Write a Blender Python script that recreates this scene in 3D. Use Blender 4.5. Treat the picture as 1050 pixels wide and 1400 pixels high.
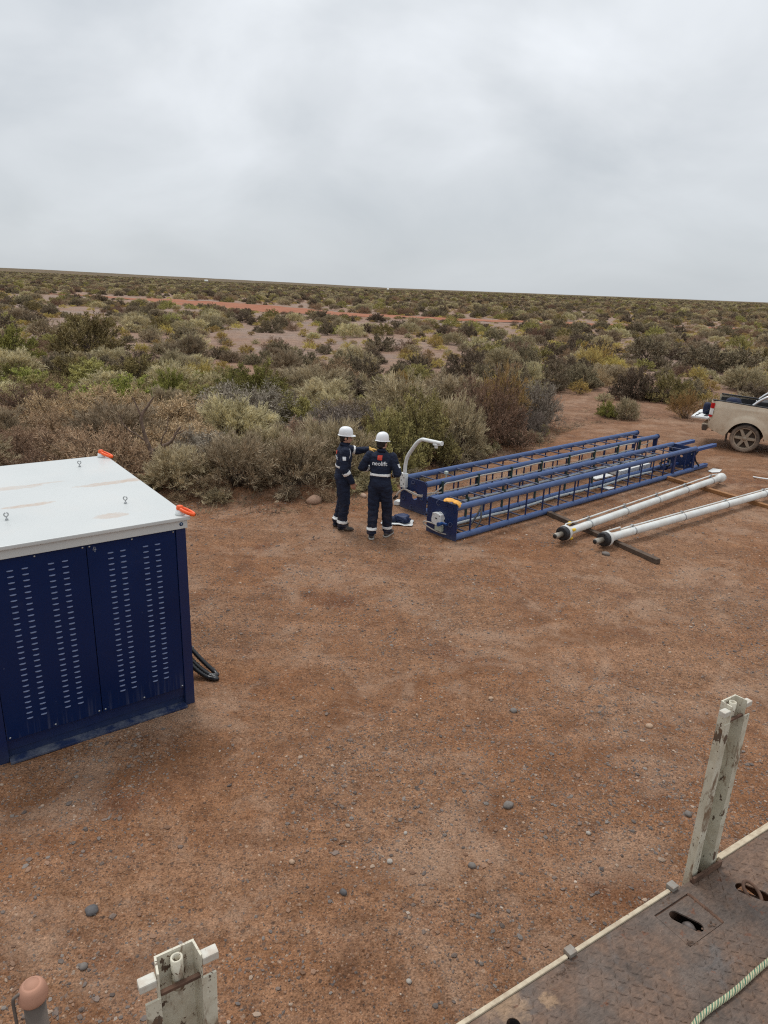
import bpy, bmesh, math, random
import numpy as np
from mathutils import Vector, Matrix, noise as mnoise
from mathutils.bvhtree import BVHTree
from mathutils.geometry import tessellate_polygon

for _o in list(bpy.data.objects):
    bpy.data.objects.remove(_o, do_unlink=True)
scene = bpy.context.scene
COL = scene.collection
R = math.radians

# ------------------------------------------------------------------ camera
cam_data = bpy.data.cameras.new('camera')
cam = bpy.data.objects.new('camera', cam_data)
COL.objects.link(cam)
TH, RO = R(17.9), R(2.2)
_r = Vector((1, 0, 0)); _u = Vector((0, math.sin(TH), math.cos(TH)))
_cr = _r * math.cos(RO) + _u * math.sin(RO)
_cu = -_r * math.sin(RO) + _u * math.cos(RO)
_cb = _cr.cross(_cu)
cam.matrix_world = Matrix(((_cr.x, _cu.x, _cb.x, 0), (_cr.y, _cu.y, _cb.y, 0), (_cr.z, _cu.z, _cb.z, 4.0), (0, 0, 0, 1)))
cam_data.sensor_fit = 'VERTICAL'
cam_data.sensor_height = 24.0
cam_data.lens = 24.0 * 950 / 1400
cam_data.clip_start = 0.05
cam_data.clip_end = 30000
scene.camera = cam

# ------------------------------------------------------------------ world: overcast sky
SUN_EL, SUN_AZ = R(66), R(-28)       # soft sun behind the cloud, high ahead and to the left
world = bpy.data.worlds.new('World'); scene.world = world
world.use_nodes = True
wn, wl = world.node_tree.nodes, world.node_tree.links
wn.clear()
w_out = wn.new('ShaderNodeOutputWorld'); w_bg = wn.new('ShaderNodeBackground')
sky = wn.new('ShaderNodeTexSky'); sky.sky_type = 'NISHITA'; sky.sun_disc = False
sky.sun_elevation = SUN_EL; sky.sun_rotation = SUN_AZ
w_tc = wn.new('ShaderNodeTexCoord')
w_sep = wn.new('ShaderNodeSeparateXYZ'); wl.new(w_tc.outputs['Generated'], w_sep.inputs[0])
w_zc = wn.new('ShaderNodeMath'); w_zc.operation = 'MAXIMUM'; wl.new(w_sep.outputs['Z'], w_zc.inputs[0]); w_zc.inputs[1].default_value = 0.0
w_za = wn.new('ShaderNodeMath'); w_za.operation = 'ADD'; wl.new(w_zc.outputs[0], w_za.inputs[0]); w_za.inputs[1].default_value = 0.42
w_div = wn.new('ShaderNodeVectorMath'); w_div.operation = 'DIVIDE'
w_cmb = wn.new('ShaderNodeCombineXYZ')
for i in range(3): wl.new(w_za.outputs[0], w_cmb.inputs[i])
wl.new(w_tc.outputs['Generated'], w_div.inputs[0]); wl.new(w_cmb.outputs[0], w_div.inputs[1])
w_map = wn.new('ShaderNodeMapping'); wl.new(w_div.outputs[0], w_map.inputs['Vector'])
w_map.inputs['Location'].default_value = (3.1, 0.75, 0); w_map.inputs['Scale'].default_value = (1, 1, 0.15)
w_n1 = wn.new('ShaderNodeTexNoise'); wl.new(w_map.outputs[0], w_n1.inputs['Vector'])
w_n1.inputs['Scale'].default_value = 2.1; w_n1.inputs['Detail'].default_value = 5; w_n1.inputs['Roughness'].default_value = 0.5; w_n1.inputs['Distortion'].default_value = 0.35
w_rp = wn.new('ShaderNodeValToRGB'); wl.new(w_n1.outputs['Fac'], w_rp.inputs[0])
e = w_rp.color_ramp.elements
e[0].position = 0.30; e[0].color = (0.56, 0.595, 0.63, 1)
e[1].position = 0.68; e[1].color = (0.80, 0.83, 0.865, 1)
m_ = e.new(0.48); m_.color = (0.67, 0.70, 0.73, 1)
# thicker, greyer cloud towards the horizon
w_hz = wn.new('ShaderNodeMapRange'); wl.new(w_sep.outputs['Z'], w_hz.inputs['Value'])
w_hz.inputs['From Min'].default_value = 0.0; w_hz.inputs['From Max'].default_value = 0.22
w_hz.inputs['To Min'].default_value = 0.80; w_hz.inputs['To Max'].default_value = 0.0
w_mh = wn.new('ShaderNodeMix'); w_mh.data_type = 'RGBA'
wl.new(w_hz.outputs[0], w_mh.inputs['Factor']); wl.new(w_rp.outputs[0], w_mh.inputs[6])
w_mh.inputs[7].default_value = (0.56, 0.60, 0.635, 1)
# an overcast dome brightens steadily from the horizon to the zenith
w_gr = wn.new('ShaderNodeMapRange'); wl.new(w_sep.outputs['Z'], w_gr.inputs['Value'])
w_gr.inputs['From Min'].default_value = 0.0; w_gr.inputs['From Max'].default_value = 1.0; w_gr.inputs['To Min'].default_value = 0.89; w_gr.inputs['To Max'].default_value = 1.36
w_gm = wn.new('ShaderNodeVectorMath'); w_gm.operation = 'SCALE'; wl.new(w_mh.outputs[2], w_gm.inputs[0]); wl.new(w_gr.outputs[0], w_gm.inputs['Scale'])
w_sc = wn.new('ShaderNodeVectorMath'); w_sc.operation = 'SCALE'; wl.new(w_gm.outputs[0], w_sc.inputs[0]); w_sc.inputs['Scale'].default_value = 10.0
w_mx = wn.new('ShaderNodeMix'); w_mx.data_type = 'RGBA'; w_mx.inputs['Factor'].default_value = 0.95
wl.new(sky.outputs[0], w_mx.inputs[6]); wl.new(w_sc.outputs[0], w_mx.inputs[7])
wl.new(w_mx.outputs[2], w_bg.inputs['Color']); w_bg.inputs['Strength'].default_value = 0.1
wl.new(w_bg.outputs[0], w_out.inputs['Surface'])

sun_data = bpy.data.lights.new('sun', 'SUN'); sun_data.energy = 1.5; sun_data.angle = R(15); sun_data.color = (1, 0.97, 0.93)
sun = bpy.data.objects.new('sun', sun_data); COL.objects.link(sun)
_sd = Vector((math.sin(SUN_AZ) * math.cos(SUN_EL), math.cos(SUN_AZ) * math.cos(SUN_EL), math.sin(SUN_EL)))
sun.rotation_euler = _sd.to_track_quat('Z', 'Y').to_euler()
sun.location = (-5, -8, 20)

vs = scene.view_settings
vs.view_transform = 'Standard'; vs.look = 'None'; vs.gamma = 1; vs.use_curve_mapping = False
vs.exposure = 0.16
scene.cycles.use_denoising = False      # keep the grain of leaf and gravel
scene.cycles.pixel_filter_type = 'BLACKMAN_HARRIS'; scene.cycles.filter_width = 1.15

# ------------------------------------------------------------------ helpers
random.seed(7)
rng = np.random.default_rng(7)

def vnoise(x, y, seed=0):
    """smooth value noise on numpy arrays, -1..1"""
    x = np.asarray(x, float); y = np.asarray(y, float)
    xi = np.floor(x).astype(np.int64); yi = np.floor(y).astype(np.int64)
    fx = x - xi; fy = y - yi
    fx = fx * fx * (3 - 2 * fx); fy = fy * fy * (3 - 2 * fy)
    def h(a, b):
        n = (a * 374761393 + b * 668265263 + seed * 1442695041) & 0xFFFFFFFF
        n = ((n ^ (n >> 13)) * 1274126177) & 0xFFFFFFFF
        n = n ^ (n >> 16)
        return (n & 0xFFFF) / 32767.5 - 1
    return (h(xi, yi) * (1 - fx) + h(xi + 1, yi) * fx) * (1 - fy) + (h(xi, yi + 1) * (1 - fx) + h(xi + 1, yi + 1) * fx) * fy

def link(name, data, parent=None):
    o = bpy.data.objects.new(name, data)
    COL.objects.link(o)
    if parent is not None: o.parent = parent
    return o

def tag(o, label=None, cat=None, group=None, kind=None):
    if label: o['label'] = label
    if cat: o['category'] = cat
    if group: o['group'] = group
    if kind: o['kind'] = kind
    return o

def thing(name, label, cat, loc=(0, 0, 0), rz=0.0, group=None):
    o = bpy.data.objects.new(name, None)
    o.empty_display_size = 0.2
    COL.objects.link(o)
    o.location = loc; o.rotation_euler = (0, 0, rz)
    return tag(o, label, cat, group)

def npmesh(name, V, F, mats=(), mi=None, col=None, smooth=False):
    """mesh from numpy arrays; F is (n,k) with one k"""
    me = bpy.data.meshes.new(name)
    V = np.ascontiguousarray(V, dtype=np.float32); F = np.ascontiguousarray(F, dtype=np.int32)
    k = F.shape[1]
    me.vertices.add(len(V)); me.vertices.foreach_set('co', V.ravel())
    me.loops.add(F.size); me.loops.foreach_set('vertex_index', F.ravel())
    me.polygons.add(len(F))
    me.polygons.foreach_set('loop_start', np.arange(0, F.size, k, dtype=np.int32))
    if mi is not None: me.polygons.foreach_set('material_index', np.asarray(mi, dtype=np.int32))
    me.polygons.foreach_set('use_smooth', np.full(len(F), smooth, dtype=bool))
    if col is not None:
        a = me.color_attributes.new('tint', 'FLOAT_COLOR', 'POINT')
        c4 = np.ones((len(V), 4), dtype=np.float32); c4[:, :3] = col
        a.data.foreach_set('color', c4.ravel())
    for m in mats: me.materials.append(m)
    me.update(calc_edges=True); me.validate()
    return me

class MB:
    """collects shapes, builds ONE mesh object"""
    def __init__(self):
        self.v = []; self.f = []; self.m = []; self.s = []; self.cur = 0
    def add(self, vs_, fs_, smooth=False):
        b = len(self.v)
        self.v.extend([tuple(p) for p in vs_])
        for f in fs_:
            self.f.append(tuple(i + b for i in f)); self.m.append(self.cur); self.s.append(smooth)
    def box(self, x0, x1, y0, y1, z0, z1, M=None):
        p = [(x0, y0, z0), (x1, y0, z0), (x1, y1, z0), (x0, y1, z0), (x0, y0, z1), (x1, y0, z1), (x1, y1, z1), (x0, y1, z1)]
        if M is not None: p = [M @ Vector(q) for q in p]
        self.add(p, [(0, 3, 2, 1), (4, 5, 6, 7), (0, 1, 5, 4), (1, 2, 6, 5), (2, 3, 7, 6), (3, 0, 4, 7)])
        return self
    def cyl(self, a, b, r0, r1=None, n=12, caps=True, smooth=True):
        if r1 is None: r1 = r0
        a = Vector(a); b = Vector(b); d = (b - a).normalized()
        t = Vector((0, 0, 1)) if abs(d.z) < 0.9 else Vector((1, 0, 0))
        x = d.cross(t).normalized(); y = d.cross(x)
        p = []
        for c, r in ((a, r0), (b, r1)):
            for i in range(n):
                an = 2 * math.pi * i / n
                p.append(c + x * (r * math.cos(an)) + y * (r * math.sin(an)))
        self.add(p, [(i, i + n, (i + 1) % n + n, (i + 1) % n) for i in range(n)], smooth)
        if caps:
            self.add(p[:n], [tuple(range(n))]); self.add(p[n:], [tuple(range(n - 1, -1, -1))])
        return self
    def tube(self, path, r, n=8, caps=True, smooth=True):
        P = [Vector(p) for p in path]
        rr = r if isinstance(r, (list, tuple)) else [r] * len(P)
        up = None; p = []
        for i, c in enumerate(P):
            d = (P[min(i + 1, len(P) - 1)] - P[max(i - 1, 0)]).normalized()
            if up is None:
                t = Vector((0, 0, 1)) if abs(d.z) < 0.9 else Vector((1, 0, 0))
                up = d.cross(t).normalized()
            up = (up - d * up.dot(d)).normalized(); w = d.cross(up)
            for k in range(n):
                an = 2 * math.pi * k / n
                p.append(c + up * (rr[i] * math.cos(an)) + w * (rr[i] * math.sin(an)))
        f = []
        for i in range(len(P) - 1):
            for k in range(n):
                f.append((i * n + k, i * n + (k + 1) % n, (i + 1) * n + (k + 1) % n, (i + 1) * n + k))
        self.add(p, f, smooth)
        if caps:
            self.add(p[:n], [tuple(range(n - 1, -1, -1))]); self.add(p[-n:], [tuple(range(n))])
        return self
    def lathe(self, prof, c=(0, 0, 0), axis='z', n=24, smooth=True):
        p = []
        for r, h in prof:
            for k in range(n):
                an = 2 * math.pi * k / n; a, b = r * math.cos(an), r * math.sin(an)
                q = {'z': (a, b, h), 'x': (h, a, b), 'y': (b, h, a)}[axis]
                p.append((q[0] + c[0], q[1] + c[1], q[2] + c[2]))
        f = []
        for i in range(len(prof) - 1):
            for k in range(n):
                f.append((i * n + k, i * n + (k + 1) % n, (i + 1) * n + (k + 1) % n, (i + 1) * n + k))
        self.add(p, f, smooth)
        return self
    def torus(self, c, r, rt, ax='z', n=20, m=8, sx=1.0, sy=1.0, M=None):
        p = []
        for i in range(n):
            a = 2 * math.pi * i / n
            for k in range(m):
                b = 2 * math.pi * k / m
                q = Vector(((r * sx + rt * math.cos(b)) * math.cos(a), (r * sy + rt * math.cos(b)) * math.sin(a), rt * math.sin(b)))
                if ax == 'x': q = Vector((q.z, q.x, q.y))
                if ax == 'y': q = Vector((q.x, q.z, q.y))
                if M is not None: q = M @ q
                p.append(q + Vector(c))
        f = [(i * m + k, ((i + 1) % n) * m + k, ((i + 1) % n) * m + (k + 1) % m, i * m + (k + 1) % m) for i in range(n) for k in range(m)]
        self.add(p, f, True)
        return self
    def prism(self, outer, holes, z0, z1, M=None):
        """polygon (2D) with holes, extruded z0..z1"""
        loops = [outer] + list(holes)
        flat = [q for l in loops for q in l]; n = len(flat)
        tri = tessellate_polygon([[Vector((q[0], q[1], 0)) for q in l] for l in loops])
        p = [Vector((q[0], q[1], z0)) for q in flat] + [Vector((q[0], q[1], z1)) for q in flat]
        if M is not None: p = [M @ q for q in p]
        f = []
        for t in tri:
            a, b, c = [flat[i] for i in t]
            s = (b[0] - a[0]) * (c[1] - a[1]) - (b[1] - a[1]) * (c[0] - a[0])
            t = tuple(t) if s > 0 else (t[0], t[2], t[1])
            f.append((t[0] + n, t[1] + n, t[2] + n)); f.append((t[0], t[2], t[1]))
        k = 0
        for l in loops:
            for i in range(len(l)):
                a, b = k + i, k + (i + 1) % len(l)
                f.append((a, b, b + n, a + n))
            k += len(l)
        self.add(p, f)
        return self
    def build(self, name, mats, parent=None, bevel=0.0, recalc=True):
        me = bpy.data.meshes.new(name)
        me.from_pydata(self.v, [], self.f)
        if not isinstance(mats, (list, tuple)): mats = [mats]
        for m in mats: me.materials.append(m)
        me.polygons.foreach_set('material_index', self.m)
        me.polygons.foreach_set('use_smooth', self.s)
        if recalc or bevel:
            bm = bmesh.new(); bm.from_mesh(me)
            if recalc: bmesh.ops.recalc_face_normals(bm, faces=bm.faces)
            if bevel:
                ed = [e_ for e_ in bm.edges if len(e_.link_faces) == 2 and e_.calc_face_angle(0) > 0.6]
                bmesh.ops.bevel(bm, geom=ed, offset=bevel, segments=2, affect='EDGES', profile=0.6)
            bm.to_mesh(me); bm.free()
        me.update()
        return link(name, me, parent)

def share(o, parent, loc=None, rot=None):
    c = o.copy(); COL.objects.link(c); c.parent = parent
    if loc is not None: c.location = loc
    if rot is not None: c.rotation_euler = rot
    return c

# ------------------------------------------------------------------ materials
class NT:
    def __init__(self, name):
        self.mat = bpy.data.materials.new(name); self.mat.use_nodes = True
        self.n = self.mat.node_tree.nodes; self.l = self.mat.node_tree.links
        self.b = self.n['Principled BSDF']
    def new(self, t): return self.n.new(t)
    def pos(self, obj=True):
        if obj:
            return self.new('ShaderNodeTexCoord').outputs['Object']
        return self.new('ShaderNodeNewGeometry').outputs['Position']
    def noise(self, v, scale, detail=4, rough=0.55, dist=0.0):
        n = self.new('ShaderNodeTexNoise'); self.l.new(v, n.inputs['Vector'])
        n.inputs['Scale'].default_value = scale; n.inputs['Detail'].default_value = detail
        n.inputs['Roughness'].default_value = rough; n.inputs['Distortion'].default_value = dist
        return n.outputs['Fac']
    def voro(self, v, scale, out='Color', feature='F1', rnd=1.0):
        n = self.new('ShaderNodeTexVoronoi'); n.feature = feature; self.l.new(v, n.inputs['Vector'])
        n.inputs['Scale'].default_value = scale; n.inputs['Randomness'].default_value = rnd
        return n.outputs[out]
    def ramp(self, f, stops, interp='LINEAR'):
        r = self.new('ShaderNodeValToRGB'); self.l.new(f, r.inputs[0]); r.color_ramp.interpolation = interp
        e = r.color_ramp.elements
        while len(e) < len(stops): e.new(0.5)
        for k, (p, c) in enumerate(stops):
            if not isinstance(c, (tuple, list)): c = (c, c, c)
            e[k].position = p; e[k].color = (c[0], c[1], c[2], 1)
        return r.outputs['Color']
    def mix(self, f, a, b, mode='MIX'):
        m = self.new('ShaderNodeMix'); m.data_type = 'RGBA'; m.blend_type = mode
        for s, val in ((m.inputs['Factor'], f), (m.inputs[6], a), (m.inputs[7], b)):
            if isinstance(val, (int, float)): s.default_value = val if s.type == 'VALUE' else (val, val, val, 1)
            elif isinstance(val, (tuple, list)): s.default_value = (val[0], val[1], val[2], 1)
            else: self.l.new(val, s)
        return m.outputs[2]
    def math(self, op, a, b=0.0, clamp=False):
        m = self.new('ShaderNodeMath'); m.operation = op; m.use_clamp = clamp
        for s, val in ((m.inputs[0], a), (m.inputs[1], b)):
            if isinstance(val, (int, float)): s.default_value = val
            else: self.l.new(val, s)
        return m.outputs[0]
    def mapping(self, v, scale=(1, 1, 1), rot=(0, 0, 0), loc=(0, 0, 0)):
        m = self.new('ShaderNodeMapping'); self.l.new(v, m.inputs['Vector'])
        m.inputs['Scale'].default_value = scale; m.inputs['Rotation'].default_value = rot; m.inputs['Location'].default_value = loc
        return m.outputs[0]
    def set(self, base=None, rough=None, metal=None, spec=None):
        for k, val in (('Base Color', base), ('Roughness', rough), ('Metallic', metal), ('Specular IOR Level', spec)):
            if val is None: continue
            s = self.b.inputs[k]
            if isinstance(val, (int, float)): s.default_value = val
            elif isinstance(val, (tuple, list)): s.default_value = (val[0], val[1], val[2], 1)
            else: self.l.new(val, s)
        return self
    def bump(self, h, strength=0.3, dist=0.01):
        b = self.new('ShaderNodeBump'); b.inputs['Strength'].default_value = strength; b.inputs['Distance'].default_value = dist
        self.l.new(h, b.inputs['Height']); self.l.new(b.outputs[0], self.b.inputs['Normal'])
        return self

def simple(name, base, rough=0.6, metal=0.0, var=0.15, scale=9.0, bump=0.0, bscale=60.0):
    t = NT(name); p = t.pos()
    f = t.noise(p, scale, 5)
    lo = tuple(c * (1 - var) for c in base); hi = tuple(min(1, c * (1 + var)) for c in base)
    t.set(t.ramp(f, [(0.3, lo), (0.7, hi)]), t.ramp(t.noise(p, scale * 1.7, 3), [(0.3, max(0.02, rough - 0.08)), (0.7, min(1, rough + 0.08))]), metal)
    if bump: t.bump(t.noise(p, bscale, 4), bump, 0.004)
    return t.mat

def dusty(name, base, dust=(0.30, 0.19, 0.13), amount=0.5, rough=0.4, scale=5.0, metal=0.0, low=None, chips=None):
    """paint with a film of dust and small chips; low=(z0,z1) adds mud splashed up from the ground"""
    t = NT(name); p = t.pos()
    f = t.ramp(t.noise(p, scale, 6, 0.65), [(0.42, 0.0), (0.75, amount)])
    if low:
        sx = t.new('ShaderNodeSeparateXYZ'); t.l.new(p, sx.inputs[0])
        mr = t.new('ShaderNodeMapRange'); t.l.new(sx.outputs['Z'], mr.inputs[0])
        mr.inputs[1].default_value = low[1]; mr.inputs[2].default_value = low[0]
        k = t.math('MULTIPLY', mr.outputs[0], t.ramp(t.noise(p, 7, 6, 0.7), [(0.3, 0.35), (0.7, 1.0)]))
        f = t.math('MAXIMUM', f, k)
    b = t.ramp(t.noise(p, 2.3, 3), [(0.3, tuple(c * 0.9 for c in base)), (0.7, tuple(min(1, c * 1.1) for c in base))])
    c = t.mix(f, b, dust)
    if chips:
        c = t.mix(t.ramp(t.noise(p, 38, 5, 0.6), [(chips[0], 0), (chips[0] + 0.03, 1)]), c, chips[1])
    t.set(c, t.mix(f, rough, 0.85), metal)
    return t.mat

# soil of the clearing and the plain
def ground_material():
    t = NT('reddish_soil'); p = t.pos(False)
    big = t.noise(p, 0.35, 5, 0.6); mid = t.noise(p, 1.7, 6, 0.65, 0.4); fine = t.noise(p, 26, 5, 0.7)
    streak = t.noise(t.mapping(p, (0.28, 1.5, 1), (0, 0, R(-24))), 1.3, 5, 0.6)
    c = t.ramp(mid, [(0.28, (0.150, 0.070, 0.036)), (0.5, (0.275, 0.140, 0.074)), (0.72, (0.35, 0.20, 0.118))])
    grey = t.ramp(fine, [(0.3, (0.19, 0.112, 0.072)), (0.7, (0.42, 0.285, 0.20))])
    c = t.mix(t.ramp(big, [(0.40, 0.1), (0.62, 0.75)]), c, grey)
    c = t.mix(t.ramp(streak, [(0.5, 0.0), (0.64, 0.55)]), c, (0.40, 0.255, 0.175))
    c = t.mix(t.ramp(t.noise(p, 0.8, 4, 0.6), [(0.57, 0.0), (0.68, 0.6)]), c, (0.15, 0.068, 0.042))
    c = t.mix(t.ramp(fine, [(0.30, 0.75), (0.5, 0.0)]), c, (0.095, 0.046, 0.028))
    # embedded grit: voronoi cells with their own stone colour
    for sc, th, am in ((26, 0.72, 0.8), (48, 0.55, 0.85), (95, 0.45, 0.8)):
        col = t.voro(p, sc); s = t.new('ShaderNodeSeparateColor'); t.l.new(col, s.inputs[0])
        stone = t.ramp(s.outputs[1], [(0.0, (0.075, 0.06, 0.055)), (0.3, (0.15, 0.11, 0.095)), (0.6, (0.25, 0.135, 0.085)), (0.88, (0.34, 0.23, 0.165)), (1.0, (0.48, 0.39, 0.32))])
        d = t.voro(p, sc, 'Distance')
        inside = t.ramp(d, [(0.28, 1.0), (0.42, 0.0)])
        mask = t.math('MULTIPLY', t.math('GREATER_THAN', s.outputs[0], th), inside)
        c = t.mix(t.math('MULTIPLY', mask, am), c, stone)
    # the plain beyond: greyer, pinkish soil
    sp = t.new('ShaderNodeSeparateXYZ'); t.l.new(p, sp.inputs[0])
    far = t.new('ShaderNodeMapRange'); t.l.new(sp.outputs['Y'], far.inputs[0]); far.inputs[1].default_value = 20; far.inputs[2].default_value = 45
    plain = t.ramp(t.noise(p, 0.09, 6, 0.65), [(0.35, (0.30, 0.20, 0.155)), (0.52, (0.315, 0.25, 0.225)), (0.7, (0.285, 0.26, 0.255))])
    plain = t.mix(t.ramp(t.noise(p, 1.1, 5, 0.7), [(0.48, 0.0), (0.68, 0.6)]), plain, (0.235, 0.155, 0.105))
    c = t.mix(far.outputs[0], c, plain)
    # far off, low scrub covers the soil
    vf = t.new('ShaderNodeMapRange'); t.l.new(sp.outputs['Y'], vf.inputs[0]); vf.inputs[1].default_value = 260; vf.inputs[2].default_value = 700
    scrub = t.ramp(t.noise(t.mapping(p, (1, 0.35, 1)), 0.02, 6, 0.7), [(0.35, (0.085, 0.078, 0.05)), (0.6, (0.15, 0.125, 0.08)), (0.75, (0.27, 0.17, 0.11))])
    c = t.mix(vf.outputs[0], c, scrub)
    # grain of the soil, and compacted bands where wheels have passed
    grain = t.ramp(t.noise(p, 75, 3, 0.75), [(0.28, 0.28), (0.46, 0.90), (0.62, 1.12), (0.80, 2.0)])
    c = t.mix(1.0, c, grain, 'MULTIPLY')
    c = t.mix(1.0, c, t.ramp(t.noise(p, 5.5, 5, 0.65), [(0.3, 0.72), (0.55, 1.02), (0.75, 1.2)]), 'MULTIPLY')
    tw = t.new('ShaderNodeSeparateXYZ'); t.l.new(t.mapping(p, (1, 1, 1), (0, 0, R(-33))), tw.inputs[0])
    wob = t.math('MULTIPLY', t.math('SUBTRACT', t.noise(p, 0.35, 3), 0.5), 2.4)
    for off in (-3.35, -5.05, -2.2):
        dd = t.math('ABSOLUTE', t.math('ADD', t.math('ADD', tw.outputs['Y'], off), wob))
        k = t.math('MULTIPLY', t.ramp(dd, [(0.06, 0.5), (0.22, 0.0)]), t.ramp(t.noise(p, 1.2, 4), [(0.4, 0.2), (0.6, 1.0)]))
        c = t.mix(k, c, (0.165, 0.082, 0.043))
    c = t.mix(t.ramp(t.noise(t.mapping(p, (1, 1, 1), (0, 0, 0.6)), 0.9, 6, 0.72, 0.5), [(0.50, 0), (0.62, 0.5)]), c, t.mix(1.0, grain, (0.42, 0.315, 0.25), 'MULTIPLY'))
    c = t.mix(1.0, c, (0.93, 0.825, 0.72), 'MULTIPLY')
    t.set(c, t.ramp(mid, [(0.3, 0.82), (0.6, 0.96)]), 0.0, 0.12)
    h = t.math('ADD', t.math('MULTIPLY', fine, 0.6), t.math('MULTIPLY', t.voro(p, 55, 'Distance'), -0.5))
    h = t.math('ADD', h, t.math('MULTIPLY', mid, 1.2))
    t.bump(h, 0.8, 0.03)
    return t.mat
M_GROUND = ground_material()

def road_material():
    t = NT('red_dirt'); p = t.pos(False)
    c = t.ramp(t.noise(p, 0.25, 5, 0.6), [(0.35, (0.27, 0.10, 0.052)), (0.65, (0.33, 0.14, 0.08))])
    t.set(c, 0.95, 0, 0.2)
    return t.mat
M_ROAD = road_material()

def leaf_material(name, dark, light, hue=0.08, trans=0.06):
    t = NT(name)
    a = t.new('ShaderNodeAttribute'); a.attribute_name = 'tint'
    oi = t.new('ShaderNodeObjectInfo')
    s = t.new('ShaderNodeSeparateColor'); t.l.new(a.outputs['Color'], s.inputs[0])
    c = t.mix(s.outputs[0], dark, light)
    hs = t.new('ShaderNodeHueSaturation'); t.l.new(c, hs.inputs['Color'])
    m = t.new('ShaderNodeMapRange'); t.l.new(oi.outputs['Random'], m.inputs[0]); m.inputs[3].default_value = 0.66; m.inputs[4].default_value = 1.28
    t.l.new(m.outputs[0], hs.inputs['Value'])
    m2 = t.new('ShaderNodeMapRange'); t.l.new(oi.outputs['Random'], m2.inputs[0]); m2.inputs[3].default_value = 0.5 - hue * 0.25; m2.inputs[4].default_value = 0.5 + hue * 0.25
    t.l.new(m2.outputs[0], hs.inputs['Hue'])
    t.set(hs.outputs[0], 0.75, 0, 0.2)
    if trans:
        tr = t.new('ShaderNodeBsdfTranslucent'); t.l.new(hs.outputs[0], tr.inputs['Color'])
        mx = t.new('ShaderNodeMixShader'); mx.inputs[0].default_value = trans
        t.l.new(t.b.outputs[0], mx.inputs[1]); t.l.new(tr.outputs[0], mx.inputs[2])
        t.l.new(mx.outputs[0], t.n['Material Output'].inputs['Surface'])
    return t.mat
M_TWIG = simple('grey_brown_twig', (0.10, 0.07, 0.048), 0.9, var=0.35, scale=3)
M_BARK = simple('shaggy_bark', (0.15, 0.10, 0.072), 0.9, var=0.4, scale=14, bump=0.6, bscale=40)

def tint_material(name, rough=0.85, bump=0.0):
    t = NT(name)
    a = t.new('ShaderNodeAttribute'); a.attribute_name = 'tint'
    p = t.pos()
    c = t.mix(t.ramp(t.noise(p, 55, 4), [(0.3, 0.0), (0.7, 0.35)]), a.outputs['Color'], (0.25, 0.17, 0.12))
    t.set(c, rough, 0, 0.3)
    return t.mat
M_STONE = tint_material('pebble_stone')

# ------------------------------------------------------------------ terrain
_BX = np.array([-60, -15, -5, -3, -1, 0.3, 1.2, 2.2, 3.2, 4.5, 5.2, 6.6, 8.6, 11, 15, 25, 60.])
_BY = np.array([11.6, 11.9, 12.2, 12.5, 12.9, 13.7, 15.6, 16.9, 18.2, 19.6, 21.4, 23.2, 24.6, 25, 24, 22, 20.])
def edge_y(x): return np.interp(x, _BX, _BY)

def ground_z(x, y):
    x = np.asarray(x, float); y = np.asarray(y, float)
    inside = edge_y(x) - y                    # >0 in the clearing
    k = np.clip((1.0 - inside) / 3.0, 0, 1); k = k * k * (3 - 2 * k)
    z = 0.010 * vnoise(x * 1.3, y * 1.3, 3) + 0.006 * vnoise(x * 3.9, y * 3.9, 5) + 0.003 * vnoise(x * 9, y * 9, 6)
    z = z * np.exp(-np.maximum(0, np.hypot(x, y) - 30) / 30)
    z = z + k * (0.07 * vnoise(x * 0.9, y * 0.9, 8) + 0.05 + 0.18 * vnoise(x * 0.11, y * 0.11, 9))
    c33, s33 = math.cos(R(33)), math.sin(R(33)); tv_ = -x * s33 + y * c33 + 0.5 * vnoise(x * 0.3, y * 0.3, 61)
    for o_ in (3.35, 5.05): z = z - 0.012 * np.exp(-((tv_ - o_) / 0.13) ** 2) + 0.007 * np.exp(-((abs(tv_ - o_) - 0.26) / 0.08) ** 2) * (np.abs(x) < 14) * (np.abs(y) < 20)
    far = np.clip((y - 120) / 1500, 0, 1)
    z = z + far * 2.2 * vnoise(x * 0.004, y * 0.004, 11)
    rise = np.clip((y - 500) / 2500, 0, 1) * np.clip((-x - 100) / 1400, 0, 1)
    z = z + rise * 24 - np.clip((y - 200) / 2500, 0, 1) * 2.0
    return z

def axis_pts(lims, steps):
    out = []
    for (a, b), s in zip(lims, steps):
        out.extend(np.arange(a, b, s))
    return np.array(out)
gx = np.concatenate([-np.geomspace(12000, 14, 70), axis_pts([(-13.5, 13.5)], [0.11]), np.geomspace(14, 12000, 70)])
gy = np.concatenate([-np.geomspace(6000, 4, 40), axis_pts([(-3.5, 26)], [0.11]), np.geomspace(26.2, 14000, 150)])
GX, GY = np.meshgrid(gx, gy)
GZ = ground_z(GX, GY)
nx, ny = len(gx), len(gy)
ii = np.arange(nx * ny).reshape(ny, nx)
GF = np.stack([ii[:-1, :-1], ii[:-1, 1:], ii[1:, 1:], ii[1:, :-1]], -1).reshape(-1, 4)
g_o = link('ground', npmesh('ground', np.stack([GX, GY, GZ], -1).reshape(-1, 3), GF, [M_GROUND], smooth=True))
tag(g_o, 'reddish brown gravelly dirt clearing running out into the scrub plain', None, None, 'structure')

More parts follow.
